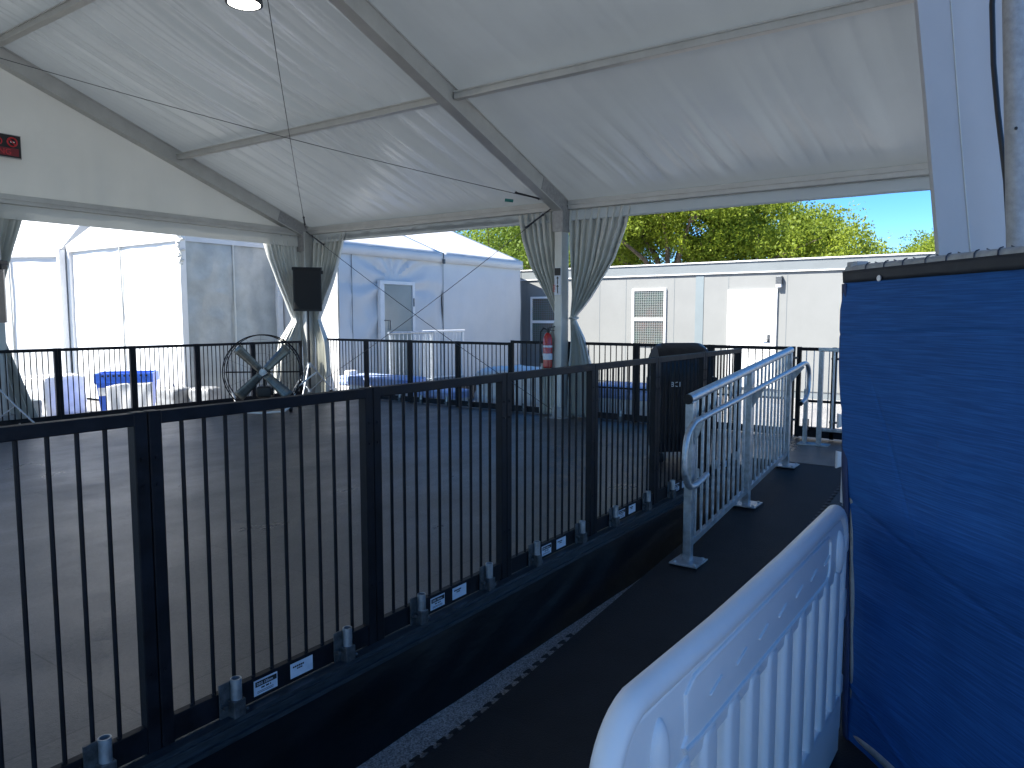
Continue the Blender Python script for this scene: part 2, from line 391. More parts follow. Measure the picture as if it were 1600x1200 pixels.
for bay in (0, 1):
    y0 = FR[bay]; y1 = FR[bay + 1]
    ny = 260; nx = 120; rows = []
    for i in range(nx + 1):
        x = EX + 0.09 - (EX + 0.09 - RX) * i / nx; r = []
        for j in range(ny + 1):
            y = y0 + (y1 - y0) * j / ny
            # the skin sags a little between the purlins and is held at the rafters
            sag = -0.035 * math.sin(math.pi * j / ny) * abs(math.sin(math.pi * (EX - x) / 2.3))
            r.append((x, y, rz_(min(x, EX)) - (x - EX) * SL * (x > EX) + sag + wrinkle(x, y, bay)))
        rows.append(r)
    m_ = MB(); m_.quadgrid(rows); ro = m_.build("roof_cover", M['vinyl'], T, smooth=True)
    m_ = MB(); m_.quadgrid([[(RX - (RX - WX + 0.1) * i / 20, y0 + (y1 - y0) * j / 10, rz_(RX - (RX - WX + 0.1) * i / 20) - .03 * math.sin(math.pi * j / 10)) for j in range(11)] for i in range(21)])
    m_.build("roof_cover", M['vinyl'], T, smooth=True)
    for o_ in T.children[-2:]:
        o_.modifiers.new("thick", 'SOLIDIFY').thickness = 0.003
# gable wall at the far end
rows = []
for i in range(241):
    x = EX - (EX - WX) * i / 240; zt = rz_(x) - 0.02; zb = 3.10; r = []
    for j in range(31):
        t = j / 30; z = zb + (zt - zb) * t
        fold = 0.030 * nz(x * 2.0, z * .3, 9) + 0.022 * nz(x * 6.5, z * .5, 2) * (1 - t) ** 1.5
        r.append((x, FR[2] + 0.085 + fold, z))
    rows.append(r)
gw = MB(); gw.quadgrid(rows); go = gw.build("gable_wall", M['gable'], T, smooth=True)
b = MB(); b.box((WX + .1, FR[2] - 0.03, 3.075), (EX - .12, FR[2] + 0.06, 3.19), 0.006); b.box((WX + .1, FR[2] - .05, 3.125), (EX - .12, FR[2] + .07, 3.137))
b.build("gable_beam", M['alu'], T)
v = MB(); v.quadgrid([[(x, FR[2] + 0.03 + 0.012 * nz(x * 1.2, z * 3, 4), z) for z in (3.08, 3.02, 2.96, 2.90)] for x in [WX + (EX - WX) * i / 120 for i in range(121)]])
v.build("valance", M['gable'], T, smooth=True)
# columns
def column(x, y, zt, sx=0.18, sy=0.11):
    b = MB(); b.box((x - sx / 2, y - sy / 2, FZ - 0.1), (x + sx / 2, y + sy / 2, zt), 0.008)
    o = b.build("column", M['alu'], T)
    f = MB(); f.box((x - 0.17, y - 0.14, FZ + 0.001), (x + 0.17, y + 0.14, FZ + 0.014)); f.box((x - .11, y - .075, FZ + .01), (x + .11, y + .075, FZ + .15), .004)
    for a in (-1, 1):
        for c in (-1, 1): f.tube([(x + a * .13, y + c * .1, FZ + .01), (x + a * .13, y + c * .1, FZ + .045)], .012, 6)
    f.build("column_foot", M['galvdull'], o)
    return o
colB = column(8.34, 5.05, EZ - 0.1); colA = column(8.34, 10.06, EZ - 0.1); colC = column(3.72, 10.08, 3.07, .11, .14); column(-1.6, 10.08, 3.07, .11, .14)
column(WX + .06, 5.05, EZ - .1); column(WX + .06, 10.06, EZ - .1)
column(8.34, 0.36, EZ - .1)
s = MB(); s.box((8.255, 5.0, 2.86), (8.249, 5.045, 3.12)); so_ = s.build("slotted_plate", M['socket'], colB)
# cross braces
def brace(p, q, th=0.0042, hook=True):
    p = Vector(p); q = Vector(q); b = MB()
    pts = [p.lerp(q, i / 24) + Vector((0, 0, -0.06 * math.sin(math.pi * i / 24))) for i in range(25)]
    b.tube(pts, th, 6)
    o = b.build("brace_cable", M['cable'], T)
    if hook:
        d_ = (q - p).normalized(); h = MB(); a = p + d_ * 0.18
        h.tube([a, a + d_ * 0.30], 0.012, 8); h.ball(a, 0.02, 1); h.ball(a + d_ * .30, 0.02, 1); h.tube([p, a], 0.008, 6)
        h.build("turnbuckle", M['cable'], o)
brace((8.24, 5.14, 3.20), (3.85, 9.98, rz_(3.85) - 0.2)); brace((8.24, 9.96, 3.20), (3.85, 5.14, rz_(3.85) - 0.2))
brace((8.27, 5.14, 3.14), (8.27, 9.98, 0.50)); brace((8.27, 9.98, 3.14), (8.27, 5.14, 0.50))
h = MB(); h.tube([(8.24 - .36, 5.5, 3.2), (8.24 - .43, 5.58, 3.21)], .02, 8)
h.build("hook", mat("green_hook", (0.03, .2, .18), .4), T)

# ------------------------------------------------------------------ drapes
def smoothstep(t): return t * t * (3 - 2 * t)
def drape(name, label, origin, hdir, levels, pleats, amp, m, seed=0.0, nv=70, out=(0, 0, 0), tie=None, group=None):
    """levels: (z, near edge, far edge) offsets along hdir, from top to bottom"""
    O = Vector(origin); H = Vector(hdir).normalized(); N = H.cross(Vector((0, 0, 1)))
    nu = pleats * 16; rows = []
    z0 = levels[0][0]; z1 = levels[-1][0]; w0 = abs(levels[0][2] - levels[0][1])
    for j in range(nv + 1):
        z = z0 + (z1 - z0) * j / nv
        for (a, b) in zip(levels, levels[1:]):
            if a[0] >= z >= b[0] - 1e-9:
                t = (a[0] - z) / (a[0] - b[0]); A = a[1] + (b[1] - a[1]) * t; B = a[2] + (b[2] - a[2]) * t; break
        wd = abs(B - A); dep = amp * (0.55 + 0.9 * min(1, w0 / max(wd, .05) * .35)) * min(1, (z0 - z) / 0.25 + .35)
        dep *= .35 + .65 * min(1, wd / .45)
        r = []
        for i in range(nu + 1):
            u = i / nu
            uw = u + 0.35 / pleats * nz(u * 3.1 + seed, z * 0.5 + seed, 1.0) * min(1, wd * 3)
            ph = 2 * math.pi * pleats * uw
            hh = A + (B - A) * uw + 0.22 * (B - A) / pleats * math.sin(ph * 1.0 + 1.3)
            f = 1.55 * (1 - 2 * abs(math.sin(ph / 2)) ** .8) + 0.55 * math.sin(2.3 * ph + seed) + 0.7 * nz(u * 9 + seed, z * 1.2)
            r.append(O + H * hh + N * (dep * f) + Vector(out) * ((z0 - z) / (z0 - z1)) + Vector((0, 0, z - O.z)))
        rows.append(r)
    mb = MB(); mb.quadgrid(rows)
    t = thing(name, label, "drape", (origin[0], origin[1], z1), group=group, world=True)
    o = mb.build("cloth", m, t, smooth=True); o.modifiers.new("thick", 'SOLIDIFY').thickness = 0.004
    if tie:
        zt, a, b = tie; q = MB(); p = O + H * ((a + b) / 2); rr = abs(b - a) / 2 + .008
        q.tube([(p.x + rr * math.cos(k * math.pi / 8), p.y + rr * math.sin(k * math.pi / 8), zt + .01 * math.sin(k)) for k in range(17)], 0.008, 6, cap=False)
        q.build("tie_strap", M['drape'], t)
    # eyelets along the top
    q = MB()
    for k in range(0, pleats, 2):
        p = O + H * (levels[0][1] + (levels[0][2] - levels[0][1]) * (k + .5) / pleats) - N * (amp * 1.3); q.tube([p + Vector((0, 0, z0 - O.z - .04)) , p + Vector((0, 0, z0 - O.z - .04)) - N * .006], 0.014, 10)
    q.build("eyelet", M['galv'], t)
    return t
drape("tent_drape", "pale drape left of the extinguisher column, gathered at its waist and hanging to the deck", (8.43, 5.05, 3.1), (0, 1, 0),
      [(3.14, 0.09, 0.76), (2.75, 0.08, 0.68), (2.40, 0.07, 0.54), (1.95, 0.06, 0.24), (1.74, 0.06, 0.13), (1.68, 0.06, 0.14), (1.3, 0.04, 0.32), (0.9, 0.03, 0.37), (0.42, 0.02, 0.38)], 7, 0.030, M['drape'], 1.0)
drape("tent_drape", "widest pale drape right of the extinguisher column, flaring out below its tie", (8.43, 5.05, 3.1), (0, -1, 0),
      [(3.14, 0.06, 0.93), (2.85, 0.07, 0.86), (2.45, 0.08, 0.70), (2.1, 0.09, 0.48), (1.92, 0.10, 0.34), (1.72, 0.10, 0.15), (1.67, 0.10, 0.16), (1.45, 0.10, 0.28), (1.1, 0.10, 0.38), (0.42, 0.08, 0.47)], 8, 0.034, M['drape'], 2.3, tie=(1.71, .08, .19))
drape("tent_drape", "pale drape left of the loudspeaker, gathered towards the far corner column", (8.34, 10.20, 3.1), (-1, 0, 0),
      [(3.10, 0.03, 0.76), (2.7, 0.03, 0.66), (2.3, 0.03, 0.50), (1.9, 0.04, 0.30), (1.70, 0.05, 0.20), (1.66, 0.05, 0.21), (1.35, 0.05, 0.46), (1.0, 0.11, 0.56), (0.42, 0.08, 0.60)], 8, 0.030, M['drape'], 4.1)
drape("tent_drape", "pale drape right of the loudspeaker at the far corner column, tied at mid height", (8.44, 10.06, 3.1), (0, -1, 0),
      [(3.12, 0.0, 0.86), (2.7, 0.0, 0.70), (2.3, 0.0, 0.50), (1.9, 0.01, 0.28), (1.70, 0.02, 0.16), (1.66, 0.02, 0.17), (1.3, 0.08, 0.34), (0.9, .08, .36), (0.42, 0.06, 0.34)], 8, 0.032, M['drape'], 5.7)
drape("tent_drape", "pale drape at the left edge of the view, flaring widely above the deck", (3.72, 10.20, 3.1), (1, 0, 0),
      [(3.06, -0.30, 0.40), (2.5, -.22, 0.22), (1.88, -0.12, 0.05), (1.4, -0.28, 0.10), (0.42, -0.4, 0.42)], 8, 0.03, M['drape'], 7.7)
# near wall sheet at the tent's front gable
def sheet():
    P = lambda s, z: Vector((3.95, 0.50, 3.17)).lerp(Vector((4.17, 0.215, 3.17)), s) + Vector((-0.017, -0.135, 0)) * ((3.17 - z) / 1.17) + Vector((0, 0, z - 3.17))
    rows = []
    for j in range(61):
        z = 4.85 - 4.45 * j / 60; r = []
        # returned hem at both sides gives the sheet a body
        for s_, dn in [(0.10, .05), (0.03, .045), (-0.005, .02), (0.0, 0.0)] + [(k / 30, 0.0) for k in range(1, 30)] + [(1.0, 0.0), (1.04, 0), (1.10, 0), (1.16, 0.0), (1.22, .0), (1.225, .02), (1.19, .045), (1.1, .05)]:
            p = P(s_, z); n_ = Vector((0.79, 0.61, 0))
            bulge = 0.010 * nz(s_ * 2.5, z * 1.1, 2) + 0.006 * math.sin(z * 2.2 + s_ * 2)
            r.append(p + n_ * (dn + bulge))
        rows.append(r)
    t = thing("wall_sheet", "tall smooth white vinyl sheet hanging behind the blue fence beside the steel pole", "tent wall", (4.1, .2, .4), world=True)
    m = MB(); m.quadgrid(rows); o = m.build("cloth", M['drapenear'], t, smooth=True)
    sm = MB(); pts = [P(0.42, 4.85 - 4.4 * k / 20) - Vector((.79, .61, 0)) * .002 + Vector((.79, .61, 0)) * (0.010 * nz(.42 * 2.5, (4.85 - 4.4 * k / 20) * 1.1, 2) + 0.006 * math.sin((4.85 - 4.4 * k / 20) * 2.2 + .84)) for k in range(21)]
    sm.tube(pts, 0.003, 6); sm.build("seam", M['drape'], t, smooth=True)
    # white keder edge behind the cord
    k = MB(); k.tube([P(1.25, 4.85 - 4.4 * i / 12) + Vector((.03, .03, 0)) for i in range(13)], 0.011, 8); k.build("edge_rope", M['white'], t, smooth=True)
sheet()
p = thing("steel_pole", "weathered galvanised pole with a bolt hole rising at the right edge of the view", "pole", (3.70, .02, 0), world=True)
b = MB(); b.tube([(3.62, -0.04, 0.0), (3.65, 0.035, 1.6), (3.685, 0.125, 3.0), (3.73, 0.225, 4.7)], 0.040, 20); b.build("tube", M['galvdull'], p, smooth=True)
b = MB(); b.tube([(3.622, 0.09, 2.47), (3.645, 0.09, 2.47)], 0.006, 8); b.build("bolt_hole", M['ink'], p)
b = MB(); b.box((3.55, -.14, 0), (3.71, .02, .012)); b.build("base_plate", M['galvdull'], p)
c = MB(); c.tube([(3.88, 0.20, 4.3), (3.88, 0.205, 3.4), (3.88, 0.208, 3.05), (3.87, 0.19, 2.8), (3.86, 0.165, 2.6), (3.85, 0.12, 2.3), (3.83, 0.09, 2.0), (3.8, 0.06, 1.6), (3.75, 0.04, 0.6), (3.75, 0.03, 0.01)], 0.011, 8)
one("power_cord", c, M['cord'], "black cord hanging down between the white sheet and the steel pole", "cord", True)

# ------------------------------------------------------------------ black steel fences
def panel(parent, p, q, nb=10, z0=FZ, z1=1.42, mid=None, lab=True, sock=True, side=-1):
    """one bolted fence panel from p to q (xy); side: which side carries the sockets and labels"""
    p = Vector((p[0], p[1], 0)); q = Vector((q[0], q[1], 0)); D = (q - p).normalized(); L = (q - p).length
    N = Vector((D.y, -D.x, 0)) * (1 if side < 0 else -1)
    P = lambda t, z, n=0.0: p + D * t + N * n + Vector((0, 0, z))
    fr = bpy.data.objects.new("fence_panel", None); col.objects.link(fr); fr.parent = parent; fr.empty_display_size = .1
    for t in (0.022, L - 0.022):
        b = MB(); b.bar(P(t, z0 + 0.002), P(t, z1), 0.040, 0.040, up=D, bev=0.003)
        for zz in (z0 + .25, z1 - .14, z1 - .22):
            b.tube([P(t, zz, 0.019), P(t, zz, 0.024)], 0.006, 8)
        b.build("post", M['black'], fr)
    b = MB(); b.bar(P(0.04, z1 - 0.021), P(L - 0.04, z1 - 0.021), 0.040, 0.038, bev=0.003); b.build("top_rail", M['black'], fr)
    b = MB(); b.bar(P(0.04, z0 + 0.05), P(L - 0.04, z0 + 0.05), 0.030, 0.080, bev=0.003); b.build("bottom_rail", M['black'], fr)
    b = MB()
    for i in range(1, nb + 1):
        t = 0.04 + (L - 0.08) * i / (nb + 1)
        b.tube([P(t, z0 + 0.088), P(t, z1 - 0.04)], 0.0068, 8)
        if side < 0 and lab: b.ball(P(t - .006, z0 + 0.092, .004), .007, 1)
    b.build("bars", M['black'], fr, smooth=True)
    if mid:
        b = MB(); b.bar(P(0.04, mid, .014), P(L - 0.04, mid, .014), 0.012, 0.022); b.build("middle_rail", M['black'], fr)
    if sock:
        for f in (0.255, 0.79):
            t = L * f
            b = MB(); b.box((-0.026, -0.004, -0.06), (0.026, 0.004, 0.075), 0.002, Matrix.Translation(P(t - .012, z0 + 0.05, 0.022)) @ Matrix.Rotation(math.atan2(D.y, D.x), 4, 'Z'))
            b.box((-0.022, -0.02, -0.07), (0.022, 0.018, 0.02), 0.003, Matrix.Translation(P(t + .014, z0 + 0.045, 0.040)) @ Matrix.Rotation(math.atan2(D.y, D.x), 4, 'Z'))
            b.tube([P(t - .03, z0 + .05, .026), P(t - .03, z0 + .05, .046)], 0.008, 6)
            b.tube([P(t + .04, z0 + .02, .05), P(t + .05, z0 + .02, .05)], 0.007, 6)
            b.build("pin_bracket", M['socket'], fr)
            b = MB(); a_ = P(t + .014, 0, .040)
            rr = .018; rings = []
            b.tube([a_ + Vector((0, 0, z0 + .0)), a_ + Vector((0, 0, z0 + .135))], rr, 14, cap=False)
            b.tube([a_ + Vector((0, 0, z0 + .0)), a_ + Vector((0, 0, z0 + .135))], rr - .004, 14, cap=False)
            for r0 in range(14):
                a1 = 2 * math.pi * r0 / 14; a2 = 2 * math.pi * (r0 + 1) / 14
                b.poly([a_ + Vector((math.cos(a1) * rr, math.sin(a1) * rr, z0 + .135)), a_ + Vector((math.cos(a2) * rr, math.sin(a2) * rr, z0 + .135)),
                        a_ + Vector((math.cos(a2) * (rr - .004), math.sin(a2) * (rr - .004), z0 + .135)), a_ + Vector((math.cos(a1) * (rr - .004), math.sin(a1) * (rr - .004), z0 + .135))])
            b.build("pin_tube", M['galv'], fr, smooth=True)
    if lab:
        for f, kind in ((0.415, 0), (0.585, 1)):
            t = L * f; rot = Matrix.Translation(P(t, z0 + 0.052, 0.0165)) @ Matrix.Rotation(math.atan2(D.y, D.x), 4, 'Z')
            w_ = .048 if kind == 0 else .050
            b = MB(); b.box((-w_, -0.0008, -0.027), (w_, 0.0008, 0.027), 0, rot); lo = b.build("label_plate", M['label'], fr)
            k = MB()
            def mark(x0, x1, za, zb, mt=.0016): k.box((x0, -mt - .0006, za), (x1, -mt, zb), 0, rot)
            if kind == 0:
                mark(-.043, .044, .004, .022)
                for (xa, xb) in ((-.02, -.006), (-.001, .012), (.016, .02)): mark(xa, xb, -.006, -.001)
                for (xa, xb) in ((-.036, .03),): mark(xa, xb, -.0145, -.013); mark(xa, xb, -.0195, -.018)
                k.build("print", M['ink'], fr)
                text("DEG 120mm", .0125, M['label'], fr, P(t - .038, z0 + .052 + .0085, .0165 + .0026), D, (0, 0, 1), .0003)
            else:
                for xx in range(6): mark(-.040 + xx * .0085, -.040 + xx * .0085 + .0065, .010, .016)
                for xx in range(3): mark(-.022 + xx * .0085, -.022 + xx * .0085 + .0065, .001, .006)
                k.build("print", M['ink'], fr)
    return fr
F1 = thing("steel_fence", "long black steel fence with labelled panels along the near edge of the deck", "fence", (3, 2.13, FZ), world=True)
XP = [-0.67 + 0.91 * i for i in range(9)]
for a, b in zip(XP, XP[1:]): panel(F1, (a, 2.13), (b, 2.13), nb=10, z1=1.445)
F2 = thing("steel_fence", "black steel fence at the far left in front of the sunlit white tent", "fence", (3, 10.0, FZ), world=True)
X2 = [8.12 - 0.95 * i for i in range(16)]
for a, b in zip(X2, X2[1:]): panel(F2, (a, 9.99), (b, 9.99), nb=12, z1=1.335, lab=False, sock=False)
F3 = thing("steel_fence", "black steel fence along the back right side facing the grey cabin", "fence", (8.46, 6, FZ), world=True)
Y3 = [9.80 - 0.96 * i for i in range(9)]
for k, (a, b) in enumerate(zip(Y3, Y3[1:])):
    panel(F3, (8.49, a), (8.49, b), nb=11 if k < 5 else 10, z1=(1.37 if k < 4 else 1.40), lab=False, sock=(k < 6), mid=(0.82 if k > 4 else None), side=-1 if k < 9 else 1)
# gate at the end
G = thing("fence_gate", "black gate with thick bottom plate and middle rail beside the last fence post", "gate", (8.42, 1.9, FZ), world=True)
b = MB()
for y in (2.06, 1.70, 1.28): b.box((8.40, y - .022, FZ + .01), (8.445, y + .022, 1.40), .003)
b.build("stile", M['black'], G)
b = MB(); b.box((8.405, 1.30, 1.36), (8.44, 2.04, 1.395)); b.box((8.405, 1.30, .80), (8.44, 2.04, .825)); b.box((8.40, 1.30, FZ + .02), (8.445, 2.04, FZ + .13)); b.build("gate_rail", M['black'], G)
b = MB()
for i in range(9): y = 1.36 + .078 * i; b.tube([(8.42, y, FZ + .12), (8.42, y, 1.37)], .006, 8)
b.build("bars", M['galv'], G, smooth=True)
for y in (2.10, 1.68):
    for z in (1.28, .60): b = MB(); b.tube([(8.38, y - .04, z), (8.38, y + .04, z)], .012, 8); b.build("hinge", M['socket'], G)
b = MB(); b.box((8.36, 1.93, FZ + .1), (8.40, 1.99, FZ + .22)); b.build("latch", M['socket'], G)

# ------------------------------------------------------------------ galvanised ramp handrail
def ramp_railing():
    t = thing("ramp_railing", "galvanised railing with looped handrail climbing the black ramp", "railing", (4.35, 1.71, rampz(4.35)), world=True)
    X0, X1, X2_ = 4.36, 5.60, 6.80
    Y = lambda x: 1.70 + 0.02 * (x - 4.36)
    topz = lambda x: rampz(x) + 1.04
    for x in (X0, X1, X2_):
        b = MB(); b.box((x - .026, Y(x) - .026, rampz(x) + .01), (x + .026, Y(x) + .026, topz(x) - .02), .004)
        po = b.build("post", M['galv'], t)
        b = MB(); z = rampz(x); b.box((x - .11, Y(x) - .10, z + .003), (x + .09, Y(x) + .08, z + .014), .002)
        for a in (-.08, .06):
            for c in (-.075, .055): b.tube([(x + a, Y(x) + c, z + .012), (x + a, Y(x) + c, z + .024)], .011, 6)
        b.build("base_plate", M['galv'], po)
    b = MB(); b.tube([(X0 - .05, Y(X0), topz(X0 - .05)), (X2_ + .04, Y(X2_), topz(X2_ + .04))], .030, 16); b.build("top_rail", M['galv'], t, smooth=True)
    b = MB(); b.tube([(X0 - .056, Y(X0), topz(X0 - .056)), (X0 - .044, Y(X0), topz(X0 - .044))], .0315, 16); b.build("end_cap", M['bracket'], t, smooth=True)
    for a, c in ((X0, X1), (X1, X2_)):
        b = MB(); b.bar((a + .026, Y(a), rampz(a) + .115), (c - .026, Y(c), rampz(c) + .115), .03, .035); b.build("bottom_rail", M['galv'], t)
        b = MB()
        for i in range(1, 11):
            x = a + (c - a) * i / 11; b.tube([(x, Y(x), rampz(x) + .12), (x, Y(x), topz(x) - .02)], .0105, 8)
        b.build("balusters", M['galv'], t, smooth=True)
    # looped handrail
    YH = 1.625
    ctrl = [(4.46, .735), (4.36, .715), (4.24, .70), (4.16, .72), (4.10, .79), (4.09, .87), (4.10, .96), (4.13, 1.03), (4.20, 1.075), (4.32, 1.10), (5.1, 1.165), (5.9, 1.235), (6.55, 1.29), (6.80, 1.315), (6.93, 1.30), (7.0, 1.24), (7.02, 1.16), (7.0, 1.06), (6.93, 1.00), (6.84, .975), (6.75, .965)]
    pts = []
    for i in range(len(ctrl) - 1):
        p0 = ctrl[max(i - 1, 0)]; p1 = ctrl[i]; p2 = ctrl[i + 1]; p3 = ctrl[min(i + 2, len(ctrl) - 1)]
        for k in range(6):
            u = k / 6
            f = lambda a, b_, c_, d_: .5 * (2 * b_ + (c_ - a) * u + (2 * a - 5 * b_ + 4 * c_ - d_) * u * u + (3 * b_ - a - 3 * c_ + d_) * u ** 3)
            pts.append((f(p0[0], p1[0], p2[0], p3[0]), YH, f(p0[1], p1[1], p2[1], p3[1])))
    pts.append((ctrl[-1][0], YH, ctrl[-1][1]))
    b = MB(); b.tube(pts, .019, 14); hr = b.build("handrail", M['galv'], t, smooth=True)
    b = MB(); b.tube([(6.76, YH, .966), (6.735, YH, .963)], .0205, 12); b.build("end_cap", M['bracket'], hr)
    for x in (X0, X1, X2_):
        zh = 1.10 + (x - 4.32) * .086
        b = MB(); b.prism([(x - .005, Y(x) - .027, zh - .17), (x - .005, Y(x) - .027, zh - .035), (x - .005, YH + .005, zh - .018), (x - .005, YH - .01, zh - .03)], (.01, 0, 0))
        b.ball((x, YH + .03, zh - .03), .014, 1); b.build("handrail_bracket", M['galv'], t)
    return t
ramp_railing()
# posts and low rail by the gate (a second railing seen past the first)
t = thing("ramp_railing", "short galvanised railing standing beside the gate at the top of the ramp", "railing", (8.0, 1.74, FZ), world=True)
b = MB(); b.box((8.0, 1.72, FZ + .012), (8.045, 1.765, 1.37), .004); b.build("post", M['galv'], t)
b = MB(); b.box((8.0, 1.46, FZ + .15), (8.04, 1.50, 1.37), .004); b.build("post", M['galv'], t)
b = MB(); b.box((8.0, 1.86, FZ + .012), (8.04, 1.90, .98), .004); b.build("short_post", M['galv'], t)
b = MB(); b.box((7.94, 1.64, FZ + .002), (8.10, 1.94, FZ + .014)); b.build("base_plate", M['galv'], t)
b = MB(); b.box((8.0, .8, 1.372), (8.045, 1.77, 1.41), .004); b.build("top_rail", M['galv'], t)
b = MB(); b.box((8.002, .8, FZ + .15), (8.04, 1.715, FZ + .18), .004); b.build("bottom_rail", M['galv'], t)
b = MB()
for i in range(6): y = 1.62 - .11 * i; b.tube([(8.02, y, FZ + .17), (8.02, y, 1.375)], .010, 8)
b.build("balusters", M['galv'], t, smooth=True)

# ------------------------------------------------------------------ white plastic barricade
def rounded_slab(mb, pts, y0, y1, bev):
    t = bmesh.new(); a = [t.verts.new((x, y0, z)) for x, z in pts]; b = [t.verts.new((x, y1, z)) for x, z in pts]; n = len(pts)
    t.faces.new(a); t.faces.new(list(reversed(b)))
    for i in range(n): t.faces.new((a[i], b[i], b[(i + 1) % n], a[(i + 1) % n]))
    bmesh.ops.recalc_face_normals(t, faces=t.faces)
    ed = [e_ for e_ in t.edges if abs(e_.verts[0].co.y - e_.verts[1].co.y) < 1e-6]
    bmesh.ops.bevel(t, geom=ed, offset=bev, segments=5, profile=.5, affect='EDGES')
    mb._join(t)
def barricade(loc, rz, label):
    t = thing("plastic_barricade", label, "barricade", loc, rz, group="white plastic barricades")
    L = 1.86; H = 1.018; r = .13
    def arc(cx, cz, a0, a1, rr, n=8): return [(cx + rr * math.cos(R(a0 + (a1 - a0) * k / n)), cz + rr * math.sin(R(a0 + (a1 - a0) * k / n))) for k in range(n + 1)]
    fr = MB(); rr_ = .029
    path = [(rr_, .16), (rr_, .5), (rr_, H - r - .02)] + arc(r + rr_ - .02, H - r - .016, 172, 98, r - .0, 8) + [(L * .3, H - rr_), (L * .6, H - rr_)] + arc(L - r - rr_ + .02, H - r - .016, 82, 8, r, 8) + [(L - rr_, H - r - .02), (L - rr_, .5), (L - rr_, .16), (L - .14, .09), (L * .5, .09), (.14, .09)]
    fr.tube([(x, 0, z) for x, z in path + [path[0]]], rr_, 18, cap=False)
    rounded_slab(fr, [(.03, .06), (.03, .29), (L - .03, .29), (L - .03, .06)], -.030, .030, .020)
    f_ = fr.build("frame", M['plastic'], t, smooth=True)
    pn = MB(); rounded_slab(pn, [(.045, .76), (.045, .93), (.10, .975), (L - .10, .975), (L - .045, .93), (L - .045, .76)], -.020, .020, .008)
    pn.build("panel", M['plastic'], t, smooth=True)
    # raised border of the sign recess
    bd = MB(); ol = [(.33, .84), (.31, .825), (.325, .808), (.40, .803)] + [(L - .34, .803), (L - .29, .812), (L - .27, .84), (L - .27, .935), (L - .30, .955), (.36, .955), (.32, .935)]
    bd.tube([(x, -.020, z) for x, z in ol] + [(ol[0][0], -.018, ol[0][1])], .007, 8, cap=False); bd.build("recess_border", M['plastic'], t, smooth=True)
    for k in range(7): rb = MB(); x = .46 + .175 * k; rb.bar((x, -.022, .872), (x + .075, -.022, .888), .006, .007, bev=.003); rb.build("molded_rib", M['plastic'], t, smooth=True)
    for x in (.19, L - .13):
        h_ = MB(); h_.ball((x, -.016, .86), .1, 3, (.36, .26, .85)); h_.build("hand_hold", M['plastic'], t, smooth=True)
    x = .155
    while x < L - .05:
        s_ = MB(); rounded_slab(s_, [(x - .043, .25), (x - .043, .77), (x - .03, .80), (x + .03, .80), (x + .043, .77), (x + .043, .25), (x + .03, .21), (x - .03, .21)], -.028, .028, .018)
        s_.build("slat", M['plastic'], t, smooth=True); x += .156
    for x0, x1, zs in ((L - .02, L + .055, ((.80, .90), (.54, .68), (.24, .34))), (-.04, .01, ((.68, .78), (.40, .52)))):
        for za, zb in zs:
            lg = MB(); rounded_slab(lg, [(x0, za), (x0, zb), (x1, zb - .01), (x1, za + .02)], -.02, .02, .01); lg.build("connector_lug", M['plastic'], t, smooth=True)
    for x in (.3, L - .3):
        ft = MB(); ft.box((x - .05, -.20, .0), (x + .05, .20, .05), .018); ft.build("foot", M['plastic'], t, smooth=True)
    return t
BR = barricade((1.072, 0.565, 0.017), R(-0.6), "near white plastic barricade with slats standing on the black mat beside the blue fence")
B2 = copy_tree(BR); B2.location = (5.44, 1.025, rampz(5.4) + .01); B2.rotation_euler = (0, 0, R(-62)); B2['label'] = "farther white barricade mostly hidden behind the blue fence, only its rounded end showing"

# ------------------------------------------------------------------ blue screened fence
BF = thing("blue_fence", "tall blue mesh privacy fence on a steel pipe frame at the right", "fence", (2.9, .35, 0), world=True)
A0 = Vector((3.05, .50, 0)); dirn = Vector((-.727, -.687, 0)).normalized(); nrm = Vector((-dirn.y, dirn.x, 0))
if nrm.dot(-A0) < 0: nrm = -nrm
BL = 1.9
Q = lambda s, z, n=0.0: A0 + dirn * (s - .072 * z) + nrm * n + Vector((0, 0, z))   # the panel leans a little
rows = []
for i in range(241):
    s_ = BL * i / 240; r = []
    for j in range(241):
        z = 0.045 + 0.02 * math.sin(s_ * 5) * (j == 0) + (1.875 - .045) * j / 240
        e_ = 0.045 * math.exp(-((z - 1.05) / .55) ** 2) * max(0, 1 - s_ / .25) * -1
        n_ = 0.020 + 0.030 * nz(s_ * 1.1, z * .9, 2) + 0.0022 * nz(s_ * 4.2 + z * 2.6, z * 5.0, 7) + 0.018 * (1 - abs(nz(s_ * 1.6 + z * 1.2, z * 1.2 - s_ * .4, 11)) * 4) * .35
        cr_ = lambda d_, wd_=.007: math.exp(-(d_ / wd_) ** 2)
        n_ -= .0035 * cr_(z - 1.655 - .03 * s_ + .004 * math.sin(s_ * 9)) + .0045 * cr_(z - 1.02 + .24 * s_ + .01 * math.sin(s_ * 4), .010)
        if .13 < s_ < .42: n_ -= .005 * cr_((z - 1.62 + 2.1 * (s_ - .13) ** .9) * .45) * math.sin(math.pi * (s_ - .13) / .29)
        n_ += .004 * cr_(z - .30 + .42 * s_, .012) - .003 * cr_(z - 1.36 + .1 * s_, .02) * (s_ < .5)
        if z > 1.75: n_ = n_ * max(0, 1.875 - z) / .125 + .022 * (z - 1.75) / .125
        r.append(Q(s_ + e_ * 0 - .028 * (1 - (z / 1.85)) * 0 + 0.012 * nz(0, z * 3) * (s_ < .01), z, n_))
    rows.append(r)
m_ = MB(); m_.quadgrid(rows); o = m_.build("screen_cloth", M['blue'], BF, smooth=True); o.modifiers.new("thick", 'SOLIDIFY').thickness = .002
